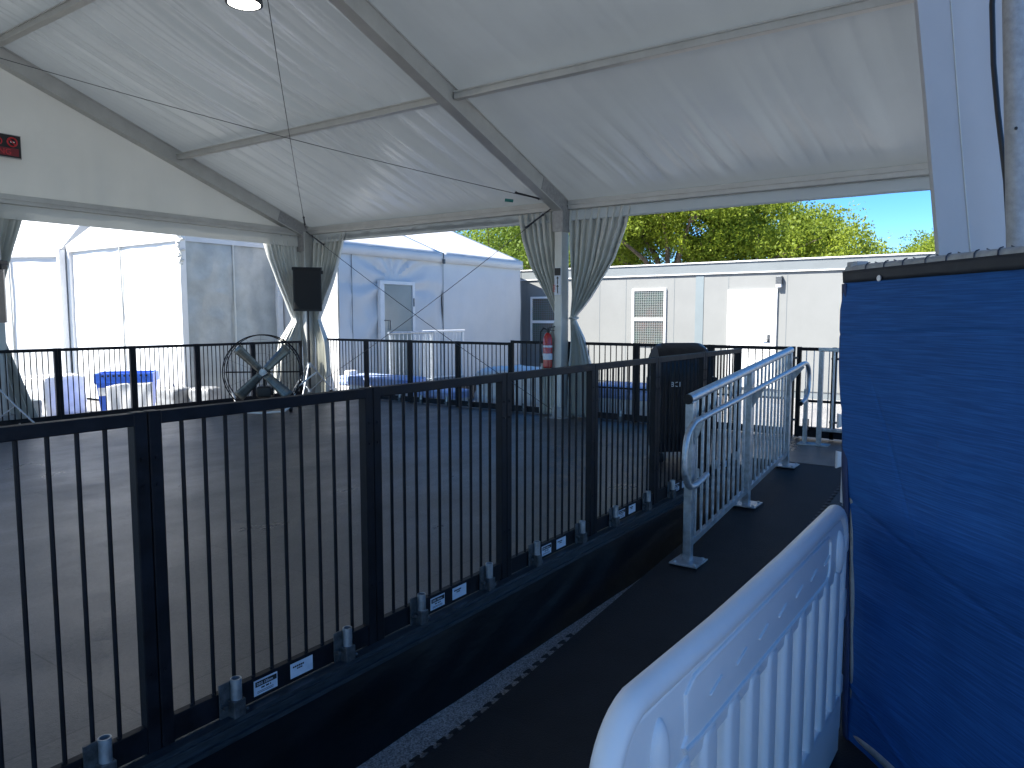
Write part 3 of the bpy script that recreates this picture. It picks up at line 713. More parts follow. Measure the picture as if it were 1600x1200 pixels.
m_ = MB(); m_.quadgrid([[Q(BL * i / 60, z, .026 + .004 * nz(i * .4, z * 9)) for z in (1.853, 1.868, 1.884, 1.899)] for i in range(61)])
o = m_.build("binding", M['navy'], BF, smooth=True); o.modifiers.new("thick", 'SOLIDIFY').thickness = .003
m_ = MB(); m_.quadgrid([[Q(.0 + x, z, .028 + .01 * nz(z * 3, x * 9)) for x in (-.004, .012, .03)] for z in [0.05 + 1.8 * k / 50 for k in range(51)]])
o = m_.build("binding", mat("navy_binding", (0.012, 0.03, 0.10), .6, var=.1), BF, smooth=True); o.modifiers.new("thick", 'SOLIDIFY').thickness = .003
for z_ in (1.90, .10): m_ = MB(); m_.tube([Q(.0, z_), Q(BL, z_)], .021, 14); m_.build("pipe_rail", M['galvdull'], BF, smooth=True)
for s_ in (.03, BL - .02):
    m_ = MB(); m_.tube([Q(s_, .0, -.003), Q(s_, 1.93, -.003)], .021, 14); m_.build("post", M['galvdull'], BF, smooth=True)
m_ = MB(); m_.box((-.033, -.025, 0), (.033, .025, .16), .004, Matrix.Translation(Q(.012, 1.775, -.02)) @ Matrix.Rotation(math.atan2(dirn.y, dirn.x), 4, 'Z')); m_.build("post_sleeve", M['galvdull'], BF)
for k in range(16):
    m_ = MB(); s0 = .13 + .105 * k + .01 * math.sin(k * 3)
    m_.tube([Q(s0 + .03 * a / 12, 1.90 + .0245 * math.cos(a * math.pi / 6), .0245 * math.sin(a * math.pi / 6)) for a in range(13)], .0022, 5); m_.build("wire_tie", M['cable'], BF)
m_ = MB(); c0 = Q(.235, 1.86, .034)
m_.tube([c0, c0 + nrm * .004], .011, 14); m_.build("eyelet", M['galv'], BF)
for k, (s_, w_) in enumerate(((.42, .16), (.95, .1))):
    pass
m_ = MB(); m_.tube([Q(.02, .03, .0), Q(.02, .03, .42)], .016, 10); m_.tube([Q(.02, .03, .0), Q(.02, .03, -.42)], .016, 10); m_.tube([Q(.02, .03, .42), Q(.30, .03, .42)], .016, 10); m_.tube([Q(.30, .03, .42), Q(.30, .03, -.42)], .016, 10)
m_.build("base_frame", M['galv'], BF, smooth=True)

# ------------------------------------------------------------------ covered barbecue
def grill():
    t = thing("covered_barbecue", "barbecue under a fitted black cover standing behind the near fence", "barbecue", (6.53, 2.67, FZ), R(-52))
    W, Dp, H = .465, .46, 1.085
    # local frame: x across the view, y depth (away)
    prof = [(-Dp / 2, .10), (-Dp / 2 - .012, .30), (-Dp / 2, .62), (-Dp / 2 - .01, .80), (-Dp / 2 + .005, .90), (-Dp / 2 + .05, .985), (-Dp / 2 + .12, 1.045), (0, H), (Dp / 2 - .12, 1.045), (Dp / 2 - .05, .985), (Dp / 2, .90), (Dp / 2, .62), (Dp / 2, .10)]
    rows = []; nseg = 24
    for i in range(nseg + 1):
        u = -1 + 2 * i / nseg; r = []
        for k, (y, z) in enumerate(prof):
            # ends pull in towards the lid top, body hangs in folds
            pull = .028 * max(0, (z - .86) / .21) ** 1.5 - .014 * (z > .78)
            x = u * (W / 2 - pull * (1 if abs(u) > .01 else 0)) * (1 + .04 * math.sin(z * 7)) ; fold = .010 * nz(u * 4, z * 2.2, 3) + .006 * math.sin(u * 16 + z * 2) * (z < .8)
            r.append((x, y + (fold if y < 0 else -fold), z - .022 * u ** 8 * (z > .95)))
        rows.append(r)
    b = MB(); b.quadgrid(rows)
    for r_ in (rows[0], rows[-1]): b.poly(r_)
    b.build("cover", M['cover'], t, smooth=True)
    b = MB(); b.box((W / 2 - .01, -.2, .60), (W / 2 + .07, .18, .78), .02); b.box((-W / 2 - .035, -.2, .62), (-W / 2 + .01, .18, .76), .015); b.build("side_shelf", M['cover'], t, smooth=True)
    for x in (-.2, .2):
        for y in (-.19, .19):
            b = MB(); b.box((x - .02, y - .02, .012), (x + .02, y + .02, .12)); b.build("leg", M['galvdull'], t)
    b = MB(); b.tube([(-.23, -.19, .045), (-.19, -.19, .045)], .045, 16); b.tube([(.19, -.19, .045), (.23, -.19, .045)], .045, 16); b.build("wheel", M['bracket'], t)
    text("BCI", .062, M['white'], t, (-.15, -Dp / 2 - .034, .70), (1, 0, 0), (0, 0, 1), .002)
    b = MB(); b.box((-.03, -Dp / 2 - .0, .958), (.03, -Dp / 2 + .012, .966)); b.build("logo_mark", M['socket'], t)
    return t
grill()

# ------------------------------------------------------------------ drum fan
def fan():
    t = thing("drum_fan", "large round floor fan with four grey blades and a tubular stand", "fan", (6.42, 8.72, FZ), R(-48))
    rad = .52; cz = .56
    def circ(y, r, n=64): return [(r * math.cos(2 * math.pi * k / n), y, cz + r * math.sin(2 * math.pi * k / n)) for k in range(n + 1)]
    b = MB(); b.tube(circ(-.10, rad), .008, 6, cap=False); b.tube(circ(.10, rad), .007, 6, cap=False); b.tube(circ(0, rad + .004), .005, 6, cap=False)
    for k in range(16):
        a = 2 * math.pi * k / 16; x, z = rad * math.cos(a), rad * math.sin(a)
        b.tube([(x, -.10, cz + z), (x, .10, cz + z)], .003, 5)
        b.tube([(x, -.10, cz + z), (x * .12, -.13, cz + z * .12)], .0012, 4)
    for rr in (.16, .27, .38, .46): b.tube(circ(-.115, rr, 40), .0010, 4, cap=False)
    b.tube([(-rad, .06, cz), (rad, .06, cz)], .009, 8)
    b.build("cage", M['black'], t, smooth=True)
    for k in range(4):
        a = math.pi / 4 + k * math.pi / 2; c_, s_ = math.cos(a), math.sin(a); rows = []
        for i in range(9):
            r = .05 + .43 * i / 8; row = []
            for j in range(5):
                q = (-.5 + j / 4) * (.10 + .05 * i / 8); camber = .012 * (1 - (2 * j / 4 - 1) ** 2)
                row.append((r * c_ - q * s_, -.02 + q * .35 - camber, cz + r * s_ + q * c_))
            rows.append(row)
        b = MB(); b.quadgrid(rows); bo = b.build("blade", M['blade'], t, smooth=True); bo.modifiers.new("t", 'SOLIDIFY').thickness = .004
    b = MB(); b.tube([(0, -.06, cz), (0, .03, cz)], .045, 20); b.tube([(0, -.075, cz), (0, -.06, cz)], .022, 12); b.build("hub", M['galv'], t, smooth=True)
    b = MB(); b.tube([(.0, .06, cz - .02), (.0, .06, cz - .20)], .02, 8); b.box((-.10, -.02, cz - .36), (.10, .20, cz - .20), .03); b.tube([(-.12, .08, cz - .28), (.12, .08, cz - .28)], .06, 14); b.build("motor", M['bracket'], t, smooth=True)
    b = MB()
    b.tube([(-.42, -.02, cz - .28), (-.36, -.05, .12), (-.28, -.20, .03), (0, -.26, .018), (.28, -.20, .03), (.40, -.05, .10), (.42, -.02, cz - .28)], .013, 8)
    b.tube([(-.30, -.18, .03), (-.30, .25, .03), (.30, .25, .03), (.30, -.18, .03)], .013, 8)
    b.tube([(rad * .9, 0, cz - .20), (.62, .10, cz - .08), (.70, .12, cz - .02)], .013, 8)
    b.build("stand", M['white'], t, smooth=True)
    for x in (-.36, .36):
        b = MB(); b.tube([(x - .02, .0, .05), (x + .02, .0, .05)], .05, 18); b.build("wheel", M['bracket'], t, smooth=True)
fan()

# ------------------------------------------------------------------ loudspeakers on tripods
def speaker(x, y, rz, zc, lab1, lab2):
    t = thing("tripod_stand", lab2, "speaker stand", (x, y, FZ), rz, group="speaker stands")
    b = MB(); b.tube([(0, 0, .12), (0, 0, zc - .25)], .018, 10); b.tube([(0, 0, .12), (0, 0, .95)], .024, 10); b.build("pole", M['bracket'], t, smooth=True)
    b = MB(); b.tube([(0, 0, .50), (0, 0, .58)], .036, 12); b.tube([(0, 0, .10), (0, 0, .15)], .032, 12); b.build("collar", M['galv'], t, smooth=True)
    for k in range(3):
        a = 2 * math.pi * k / 3 + .25; c_, s_ = math.cos(a), math.sin(a)
        b = MB(); b.tube([(0.02 * c_, .02 * s_, .56), (.22 * c_, .22 * s_, .30), (.46 * c_, .46 * s_, .015)], .011, 8); b.tube([(.02 * c_, .02 * s_, .13), (.22 * c_, .22 * s_, .30)], .008, 6)
        b.build("leg", M['galv'], t, smooth=True)
    s_ = thing("loudspeaker", lab1, "loudspeaker", (x, y, FZ + zc - .36), rz, group="loudspeakers")
    b = MB()
    pts = [(-.22, -.17), (.22, -.17), (.19, .02), (.12, .17), (-.12, .17), (-.19, .02)]
    b.prism([(px, py, .0) for px, py in pts], (0, 0, .70)); b.build("cabinet", M['bracket'], s_)
    b = MB(); b.box((-.205, -.183, .03), (.205, -.168, .67), .006); b.build("grille", M['grille'], s_)
    b = MB(); b.box((-.235, -.17, .655), (.235, .05, .70), .008); b.box((.20, -.12, .60), (.25, .0, .655), .008); b.build("top_bracket", M['bracket'], s_)
speaker(8.02, 9.68, R(-40), 1.78, "black loudspeaker on its stand in front of the far corner column", "tripod speaker stand beside the drum fan")
speaker(3.50, 9.75, R(-50), 1.62, "second black loudspeaker, only its side showing at the left edge", "tripod speaker stand at the left edge behind the fence")

# ------------------------------------------------------------------ fire extinguisher, small signs
t = thing("fire_extinguisher", "red fire extinguisher with black hose hanging on the tent column", "extinguisher", (8.24, 5.19, 1.06), world=True)
cx, cy = 8.20, 5.17
b = MB(); b.tube([(cx, cy, 1.06), (cx, cy, 1.075), (cx, cy, 1.44), (cx, cy, 1.49), (cx, cy, 1.52)], [.05, .062, .062, .045, .022], 20); b.build("cylinder", M['red'], t, smooth=True)
b = MB(); b.tube([(cx, cy, 1.17), (cx, cy, 1.25)], .0632, 20, cap=False); b.tube([(cx, cy, 1.33), (cx, cy, 1.355)], .0632, 20, cap=False); b.build("label_band", M['label'], t, smooth=True)
b = MB(); b.tube([(cx, cy, 1.50), (cx, cy, 1.57)], .02, 12); b.bar((cx, cy, 1.575), (cx - .03, cy - .12, 1.60), .025, .012); b.bar((cx, cy, 1.555), (cx - .03, cy - .11, 1.55), .025, .010); b.build("valve", M['bracket'], t)
b = MB(); b.tube([(cx, cy + .01, 1.56), (cx - .01, cy + .06, 1.58), (cx - .02, cy + .10, 1.53), (cx - .02, cy + .105, 1.40), (cx - .02, cy + .09, 1.24), (cx - .02, cy + .085, 1.16)], .011, 8); b.tube([(cx - .02, cy + .086, 1.22), (cx - .02, cy + .083, 1.12)], .017, 8); b.build("hose", M['bracket'], t, smooth=True)
t = thing("column_sign", "narrow black and red arrow sign fixed to the tent column above the extinguisher", "sign", (8.247, 5.04, 2.0), world=True)
b = MB(); b.box((8.240, 5.002, 2.01), (8.247, 5.098, 2.36)); b.build("plate", M['label'], t)
b = MB(); b.box((8.237, 5.006, 2.26), (8.2405, 5.094, 2.355)); b.build("black_panel", M['ink'], t)
b = MB()
for yy in (5.075, 5.026):
    pass
b.box((8.2375, 5.044, 2.03), (8.2402, 5.056, 2.13)); b.prism([(8.2375, 5.05, 2.145), (8.2375, 5.03, 2.115), (8.2375, 5.07, 2.115)], (.002, 0, 0))
b.box((8.2375, 5.044, 2.15), (8.2402, 5.056, 2.23)); b.prism([(8.2375, 5.05, 2.248), (8.2375, 5.03, 2.222), (8.2375, 5.07, 2.222)], (.002, 0, 0))
b.build("arrow", M['ink'], t)
text("FIRE", .052, M['redink'], t, (8.2372, 5.083, 2.05), (0, 0, 1), (0, 1, 0), .0006)
t = thing("warning_sign", "black and red no smoking sign hanging on the gable wall", "sign", (3.83, 10.04, 3.62), world=True)
b = MB(); b.box((3.50, 10.02, 3.615), (4.055, 10.045, 3.87)); b.build("plate", M['ink'], t)
b = MB(); b.box((3.49, 10.03, 3.605), (4.065, 10.048, 3.88)); b.build("sign_frame", M['galvdull'], t)
b = MB(); b.box((3.515, 10.016, 3.63), (4.03, 10.0195, 3.72)); b.build("red_band", mat("dark_red", (.20, .012, .02), .4), t)
b = MB(); b.tube([(3.965 + .05 * math.cos(k * math.pi / 12), 10.014, 3.79 + .05 * math.sin(k * math.pi / 12)) for k in range(25)], .009, 6, cap=False)
b.bar((3.93, 10.014, 3.825), (4.0, 10.014, 3.755), .006, .012); b.build("symbol", M['redink'], t)
b = MB(); b.box((3.945, 10.013, 3.785), (3.99, 10.0165, 3.797)); b.build("cigarette", M['white'], t)
text("NO", .13, M['redink'], t, (3.66, 10.017, 3.74), (1, 0, 0), (0, 0, 1), .001)
text("SMOKING", .092, M['redink'], t, (3.54, 10.0145, 3.642), (1, 0, 0), (0, 0, 1), .001)

# ------------------------------------------------------------------ round lamp
t = thing("ceiling_lamp", "lit round lamp in a dark ring hanging under the tent roof", "lamp", (4.13, 5.72, 4.42), world=True)
lx, ly, lz = 4.13, 5.72, 4.42
prof = [(.03, .10), (.10, .09), (.150, .05), (.156, .01), (.156, 0), (.134, -.004)]
b = MB(); n = 32
for (r0, z0), (r1, z1) in zip(prof, prof[1:]):
    for k in range(n):
        a, c = 2 * math.pi * k / n, 2 * math.pi * (k + 1) / n
        b.poly([(lx + r0 * math.cos(a), ly + r0 * math.sin(a), lz + z0), (lx + r0 * math.cos(c), ly + r0 * math.sin(c), lz + z0), (lx + r1 * math.cos(c), ly + r1 * math.sin(c), lz + z1), (lx + r1 * math.cos(a), ly + r1 * math.sin(a), lz + z1)])
b.build("housing", M['socket'], t, smooth=True, recalc=False)
b = MB(); b.tube([(lx, ly, lz + .012), (lx, ly, lz + .002)], .134, 32); b.build("lens", emit("lamp_lens", (1.0, .96, .86), 6.0), t)
b = MB(); b.tube([(lx, ly, lz + .08), (lx, ly, rz_(lx) - .03)], .008, 6); b.build("hanger", M['cable'], t)

# ------------------------------------------------------------------ neighbouring white tents
def wallgrid(mb, p, q, z0, z1, n, amp, seed, nu=110, nv=44, door=None):
    p = Vector(p); q = Vector(q); D = (q - p); L = D.length; D.normalize(); N = Vector((D.y, -D.x, 0))
    rows = []
    for i in range(nu + 1):
        s = L * i / nu; r = []
        for j in range(nv + 1):
            z = z0 + (z1 - z0) * j / nv; t = j / nv
            k = amp * (nz(s * 1.2 + t * 1.4 + seed, z * .8, seed) + .5 * nz(s * 3.2 + seed, z * 1.1, seed) + .30 * (1 - 3 * abs(nz(s * 1.5 + z * 1.1, z * 1.6 - s * .9, seed + 4)))) * math.sin(math.pi * t) ** .5
            if door is not None:   # cloth pulled into diagonal folds towards the door head
                dx, dz = s - door[0], z - door[1]; dist = math.hypot(dx, dz); ang = math.atan2(dz, dx)
                k += .045 * math.sin(ang * 11 + seed + 2 * nz(ang * 2, dist, 3)) * min(1, dist / .5) * math.exp(-dist / 1.6) * (z < door[1] + .45)
            k = max(k, -amp * 1.5)
            r.append(p + D * s + N * k + Vector((0, 0, z)))
        rows.append(r)
    mb.quadgrid(rows)
# marquee with the door
t = thing("white_marquee", "white marquee with a grey glass door behind the back fence", "tent", (12.7, 13.2, 0), world=True)
mx0, mx1, my0, my1 = 9.66, 15.8, 10.8, 15.6
b = MB(); wallgrid(b, (mx0, my0, 0), (12.7, my0, 0), .05, 3.02, 0, .050, 1.0, door=(1.5, 2.45)); b.build("wall", M['tarp'], t, smooth=True, recalc=False)
b = MB(); wallgrid(b, (12.7, my0, 0), (mx1, my0, 0), .05, 3.02, 0, .026, 5.0); b.build("wall", M['tarp'], t, smooth=True, recalc=False)
b = MB(); wallgrid(b, (mx1, my0, 0), (mx1, my1, 0), .05, 3.02, 0, .010, 8.0); b.build("wall", M['tarp'], t, smooth=True)
b = MB(); wallgrid(b, (mx0, my1, 0), (mx0, my0, 0), .05, 3.02, 0, .010, 9.0); b.build("wall", M['tarp'], t, smooth=True)
b = MB(); b.poly([(mx0 + .02, my1, .05), (mx1 - .02, my1, .05), (mx1 - .02, my1, 3.0), (mx0 + .02, my1, 3.0)]); b.build("wall", M['tarp'], t)
for x0, x1 in ((mx0 - .05, 12.7), (12.7, mx1 + .05)):
    b = MB()
    for ya, yb in ((my0 - .05, 13.2), (my1 + .05, 13.2)):
        rows = [[(x0 + (x1 - x0) * i / 12, ya + (yb - ya) * j / 10, 3.14 + (4.12 - 3.14) * j / 10 - .03 * math.sin(math.pi * i / 12) * math.sin(math.pi * j / 10)) for j in range(11)] for i in range(13)]
        b.quadgrid(rows)
    o = b.build("roof", M['tarp'], t, smooth=True); o.modifiers.new("t", 'SOLIDIFY').thickness = .004
    b = MB(); b.quadgrid([[(x0 + .015 + (x1 - x0 - .03) * i / 30, my0 - .055 + .006 * nz(i * .6, z), z) for z in (3.135, 3.05, 2.93)] for i in range(31)])
    o = b.build("valance", M['tarp'], t, smooth=True); o.modifiers.new("t", 'SOLIDIFY').thickness = .004
for x in (mx0, mx1):
    b = MB(); b.poly([(x, my0, 3.0), (x, my1, 3.0), (x, 13.2, 4.10)]); b.build("gable", M['tarp'], t)
b = MB()
for x in (mx0 + .0, 10.0, 12.71, mx1): b.tube([(x, my0 - .03, .05), (x, my0 - .03, 2.95)], .007, 6)
b.build("wall_seam", M['fascia'], t)
b = MB(); b.box((12.66, my0 - .09, 2.90), (12.72, my0 - .062, 3.0)); b.build("buckle", M['socket'], t)
b = MB(); dx0, dx1 = 10.76, 11.64
b.box((dx0 - .07, my0 - .10, .35), (dx0, my0 - .02, 2.46)); b.box((dx1, my0 - .10, .35), (dx1 + .07, my0 - .02, 2.46)); b.box((dx0 - .069, my0 - .098, 2.39), (dx1 + .069, my0 - .022, 2.459)); fo = b.build("door_frame", M['white'], t)
b = MB(); b.box((dx0 + .07, my0 - .075, .38), (dx1 - .01, my0 - .035, 2.385)); do = b.build("door", M['frost'], t)
b = MB(); b.box((dx0 + .002, my0 - .078, .38), (dx0 + .068, my0 - .03, 2.388)); b.build("door_edge", M['white'], do)
b = MB(); b.tube([(dx0 + .03, my0 - .10, 1.66), (dx0 + .20, my0 - .10, 1.66), (dx0 + .20, my0 - .10, 1.46)], .009, 8); b.build("handle", M['socket'], do)
b = MB(); b.box((dx1 + .015, my0 - .112, 1.95), (dx1 + .04, my0 - .10, 2.12)); b.build("hinge", M['socket'], do)
# landing and rails in front of that door
t = thing("entry_landing", "dark louvred landing under the marquee door", "landing", (11.5, 10.2, 0), world=True)
b = MB(); b.box((10.3, 9.55, .34), (12.8, 10.68, .40)); b.build("deck", M['fascia'], t)
b = MB()
for k in range(28): x = 10.36 + k * .088; b.box((x, 9.56, .02), (x + .05, 9.60, .34))
b.build("louvre", M['dark'], t)
def small_rail(x0, x1, y, z0, z1, lab, white):
    t = thing("metal_railing", lab, "railing", ((x0 + x1) / 2, y, z0), group="rails outside the marquee", world=True)
    m = M['white'] if white else M['galv']
    for x in (x0, x1):
        b = MB(); b.box((x - .025, y - .025, z0), (x + .025, y + .025, z1 - .03)); b.build("post", m, t)
    b = MB(); b.tube([(x0 - .06, y, z1), (x1 + .06, y, z1)], .025, 10); b.build("top_rail", m, t, smooth=True)
    b = MB(); b.tube([(x0, y, z0 + .1), (x1, y, z0 + .1)], .016, 8); b.build("bottom_rail", m, t, smooth=True)
    b = MB(); n = int((x1 - x0) / .105)
    for i in range(1, n): x = x0 + (x1 - x0) * i / n; b.tube([(x, y, z0 + .1), (x, y, z1)], .009, 6)
    b.build("balusters", m, t, smooth=True)
small_rail(9.92, 11.05, 9.68, .40, 1.43, "grey metal railing across the front of the marquee door", False)
small_rail(11.1, 12.30, 9.90, .40, 1.44, "white topped metal railing to the right of the marquee door", True)

# sunlit tents on the left
def hip_tent(name, label, pts, zt, zr, ridge, seams, greyside=-1):
    cx = sum(p[0] for p in pts) / len(pts); cy = sum(p[1] for p in pts) / len(pts)
    t = thing(name, label, "tent", (cx, cy, 0), world=True)
    n = len(pts)
    for i in range(n):
        p = pts[i]; q = pts[(i + 1) % n]
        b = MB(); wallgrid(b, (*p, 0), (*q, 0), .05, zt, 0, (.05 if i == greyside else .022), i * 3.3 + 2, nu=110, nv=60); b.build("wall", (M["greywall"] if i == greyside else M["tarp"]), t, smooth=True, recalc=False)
        b = MB(); P, Q2 = Vector((*p, zt)), Vector((*q, zt)); r0, r1 = Vector(ridge[0]), Vector(ridge[1])
        mid = (P + Q2) / 2
        a0 = r0 if (P - r0).length < (P - r1).length else r1; a1 = r0 if (Q2 - r0).length < (Q2 - r1).length else r1
        c = Vector((cx, cy, zt)); ex = lambda v: v + (v - c).normalized() * .06 + Vector((0, 0, -.0))
        if (a0 - a1).length < 1e-6: b.poly([ex(P), ex(Q2), a0])
        else: b.poly([ex(P), ex(Q2), a1, a0])
        b.build("roof", M['tarp'], t)
        D = (Q2 - P).normalized(); N = Vector((D.y, -D.x, 0))
        b = MB(); b.quadgrid([[P.lerp(Q2, k / 40) + N * (.045 + .01 * nz(k * .3, zz + i)) + Vector((0, 0, zz)) for zz in (.0, -.09, -.17)] for k in range(41)]); b.build("valance", M['tarp'], t, smooth=True)
        b = MB()
        for f in seams:
            s = P.lerp(Q2, f) + N * .028; b.tube([(s.x, s.y, .05), (s.x + .01, s.y, 1.5), (s.x, s.y, zt - .15)], .016, 6)
        b.build("wall_seam", M['drape'], t, smooth=True)
        b = MB(); b.box((p[0] - .06, p[1] - .06, .02), (p[0] + .06, p[1] + .06, zt - .02), .01); b.build("corner_post", M['white'], t)
    return t
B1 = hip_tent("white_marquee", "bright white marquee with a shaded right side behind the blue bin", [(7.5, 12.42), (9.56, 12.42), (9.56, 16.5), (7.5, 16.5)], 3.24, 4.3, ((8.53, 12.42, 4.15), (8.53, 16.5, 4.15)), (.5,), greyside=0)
b = MB()
for k in range(9):
    z = 3.16 - .062 * k; a_ = k * 1.9; b.ball((7.45 + .05 * math.sin(a_), 12.36 + .03 * math.cos(a_ * 1.3), z), .032, 2, (1.2, .9, .8))
b.tube([(7.44 + .03 * math.sin(k), 12.35, 3.2 - .05 * k) for k in range(12)], .012, 6)
b.build("lacing", M['drape'], B1, smooth=True)
hip_tent("white_marquee", "sunlit white marquee farthest left, its wall cut by the left edge", [(7.35, 16.6), (10.9, 18.4), (8.2, 23.75), (4.65, 21.95)], 3.14, 4.9, ((9.12, 17.5, 5.0), (6.42, 22.85, 5.0)), (.2, .5, .8))

# ------------------------------------------------------------------ grey portable cabin
t = thing("portable_cabin", "long pale grey portable cabin with barred windows and a white door", "cabin", (17.8, 4, 0), world=True)
PX = 16.4
b = MB(); b.box((PX, -9, .15), (PX + 3.4, 13.6, 2.70)); b.build("wall", M['portable'], t)
b = MB(); b.box((PX - .03, -9.05, 2.695), (PX + 3.45, 13.65, 2.94)); b.build("fascia", M['fascia'], t)
b = MB(); b.box((PX - .06, -9.1, 2.938), (PX + 3.5, 13.7, 2.965)); b.box((PX - .045, -9.05, 2.69), (PX - .03, 13.6, 2.715)); b.build("roof_trim", M['white'], t)
for y in (6.15, -5.9): b = MB(); b.box((PX - .012, y, .16), (PX + .003, y + .19, 2.69)); b.build("module_joint", M['trim'], t)
for y in (12.2, 11.0, 9.82, 8.82, 8.10, 6.86, 5.58, 4.31, 3.05, 1.8, .6, -.7, -2, -3.3, -4.6):
    b = MB(); b.box((PX - .004, y - .006, .16), (PX + .002, y + .006, 2.69)); b.build("panel_seam", M['fascia'], t)
b = MB(); b.box((PX + .02, -8.9, .0), (PX + 3.3, 13.5, .15)); b.build("skirting", M['fascia'], t)
def cabin_window(y0, y1, z0, z1):
    b = MB(); w = .05
    b.box((PX - .045, y0, z0), (PX + .0, y0 + w, z1)); b.box((PX - .045, y1 - w, z0), (PX + .0, y1, z1)); b.box((PX - .044, y0 + w, z0), (PX + .0, y1 - w, z0 + w)); b.box((PX - .044, y0 + w, z1 - w), (PX + .0, y1 - w, z1))
    zm = (z0 + z1) / 2 - .05; b.box((PX - .043, y0 + w, zm - .035), (PX + .0, y1 - w, zm + .035)); f = b.build("window", M['white'], t)
    b = MB(); b.box((PX - .012, y0 + w - .005, z0 + w - .005), (PX - .004, y1 - w + .005, z1 - w + .005)); b.build("pane", M['glass'], f)
    b = MB(); k = y0 + w + .05
    while k < y1 - w: b.box((PX - .036, k - .005, z0 + w), (PX - .030, k + .005, z1 - w)); k += .058
    k = z0 + w + .05
    while k < z1 - w: b.box((PX - .030, y0 + w, k - .005), (PX - .024, y1 - w, k + .005)); k += .058
    b.build("security_grid", M["fascia"], f)
cabin_window(7.05, 7.92, 1.05, 2.40); cabin_window(10.02, 10.86, 1.05, 2.26); cabin_window(-2.0, -1.1, 1.05, 2.4)
b = MB(); b.box((PX - .05, 4.50, .17), (PX + .002, 4.56, 2.33)); b.box((PX - .05, 5.52, .17), (PX + .002, 5.58, 2.33)); b.box((PX - .049, 4.56, 2.27), (PX + .002, 5.52, 2.33)); b.build("door_frame", M['white'], t)
b = MB(); b.box((PX - .035, 4.565, .18), (PX + .002, 5.515, 2.265)); dd = b.build("door", mat("door_white", (.82, .83, .82), .4, var=.02), t)
b = MB(); b.tube([(PX - .05, 4.66, 1.25), (PX - .09, 4.66, 1.25), (PX - .09, 4.80, 1.25)], .014, 8); b.box((PX - .045, 4.63, 1.18), (PX - .034, 4.69, 1.35)); b.build("handle", M['socket'], dd)
b = MB(); b.box((PX - .10, 4.40, 2.42), (PX - .0, 4.53, 2.60), .01); lo = b.build("wall_light", M['socket'], t)
b = MB(); b.box((PX - .11, 4.41, 2.36), (PX - .01, 4.52, 2.425), .01); b.build("diffuser", M['label'], lo)

# ------------------------------------------------------------------ wrapped ballast, bins and bundles outside the fence
def lump(name, label, cat, c, size, m, seed, tarp=None, group=None, r=.10, tarpl="blue sheet"):
    """a block wrapped in sheeting: rounded box with irregular folds"""
    t = thing(name, label, cat, (c[0], c[1], 0), c[2] if len(c) > 2 else 0, group=group)
    def mesh(sx, sy, sz, z0, bulge):
        q = bmesh.new(); bmesh.ops.create_cube(q, size=1.0)
        bmesh.ops.subdivide_edges(q, edges=q.edges, cuts=14, use_grid_fill=True)
        for v in q.verts:
            p = v.co * 2; L_ = (abs(p.x) ** 9 + abs(p.y) ** 9 + abs(p.z) ** 9) ** (1 / 9); p = p / L_
            n = .05 * nz(p.x * 2 + seed, p.y * 2, p.z * 2) + .03 * (1 - 3 * abs(nz(p.x * 2.2 + seed, p.y * 2.2 + p.z * 1.3, p.z * 2.4)))
            p = p * (1 + n * bulge); v.co = Vector((p.x * sx / 2, p.y * sy / 2, z0 + (p.z + 1) * sz / 2))
            if v.co.z < 0.004: v.co.z = .004
        mb = MB(); mb._join(q); return mb
    mesh(*size, 0, 1.0).build("wrapping", m, t, smooth=True)
    if tarp:
        mesh(size[0] * 1.04, size[1] * 1.04, size[2] * .26, size[2] * .80, .8).build("top_sheet", tarp, t, smooth=True)
    return t
G_ = "wrapped ballast blocks outside the back fence"
lump("ballast_block", "ballast block in pale wrap with blue sheet, seen between drape and barbecue", "ballast", (9.45, 4.55, 0), (.7, 1.2, .74), M['wrap'], 2, M['bluetarp'], G_)
lump("ballast_block", "tall pale blue wrapped block just left of the extinguisher", "ballast", (9.75, 6.55, 0), (.9, 1.5, .92), M['wrap'], 5, None, G_)
lump("ballast_block", "low wrapped block with blue cover left of the marquee railing", "ballast", (9.3, 9.3, 0), (.7, 1.5, .66), M['wrap'], 8, M['bluetarp'], G_)
lump("ballast_block", "small white wrapped block beside the drape of the barbecue corner", "ballast", (9.35, 3.62, 0), (.6, .55, .70), M['wrap'], 11, None, G_)
lump("ballast_block", "blue sheeted block in front of the louvred landing", "ballast", (9.25, 7.9, 0), (.55, .9, .52), M['wrap'], 14, M['bluetarp'], G_)
b = MB(); b.box((9.05, 9.85, .0), (9.25, 10.0, .78), .03); b.box((8.98, 9.80, .0), (9.30, 10.05, .30), .04)
one("water_jug_stand", b, M['white'], "small white plastic upright at the corner post beside the far fence", "container", True)
lump("wrapped_bundle", "grey sheeted bundle on the ground left of the blue bin", "bundle", (5.95, 13.95, .3), (.85, .6, .72), M['wrap'], 21, None, "bundles beside the blue bin")
lump("wrapped_bundle", "low grey bundle right of the blue bin, nearer of the two", "bundle", (7.02, 12.0, .2), (.42, .45, .52), M['greywrap'], 24, None, "bundles beside the blue bin")
lump("wrapped_bundle", "low grey bundle right of the blue bin against the tent corner", "bundle", (7.36, 11.62, .4), (.40, .40, .52), M['greywrap'], 27, None, "bundles beside the blue bin")
lump("wrapped_bundle", "squat blue grey box shape nearest the left drape", "bundle", (5.0, 13.1, .5), (.6, .5, .42), M['trim'], 29, None, "bundles beside the blue bin")
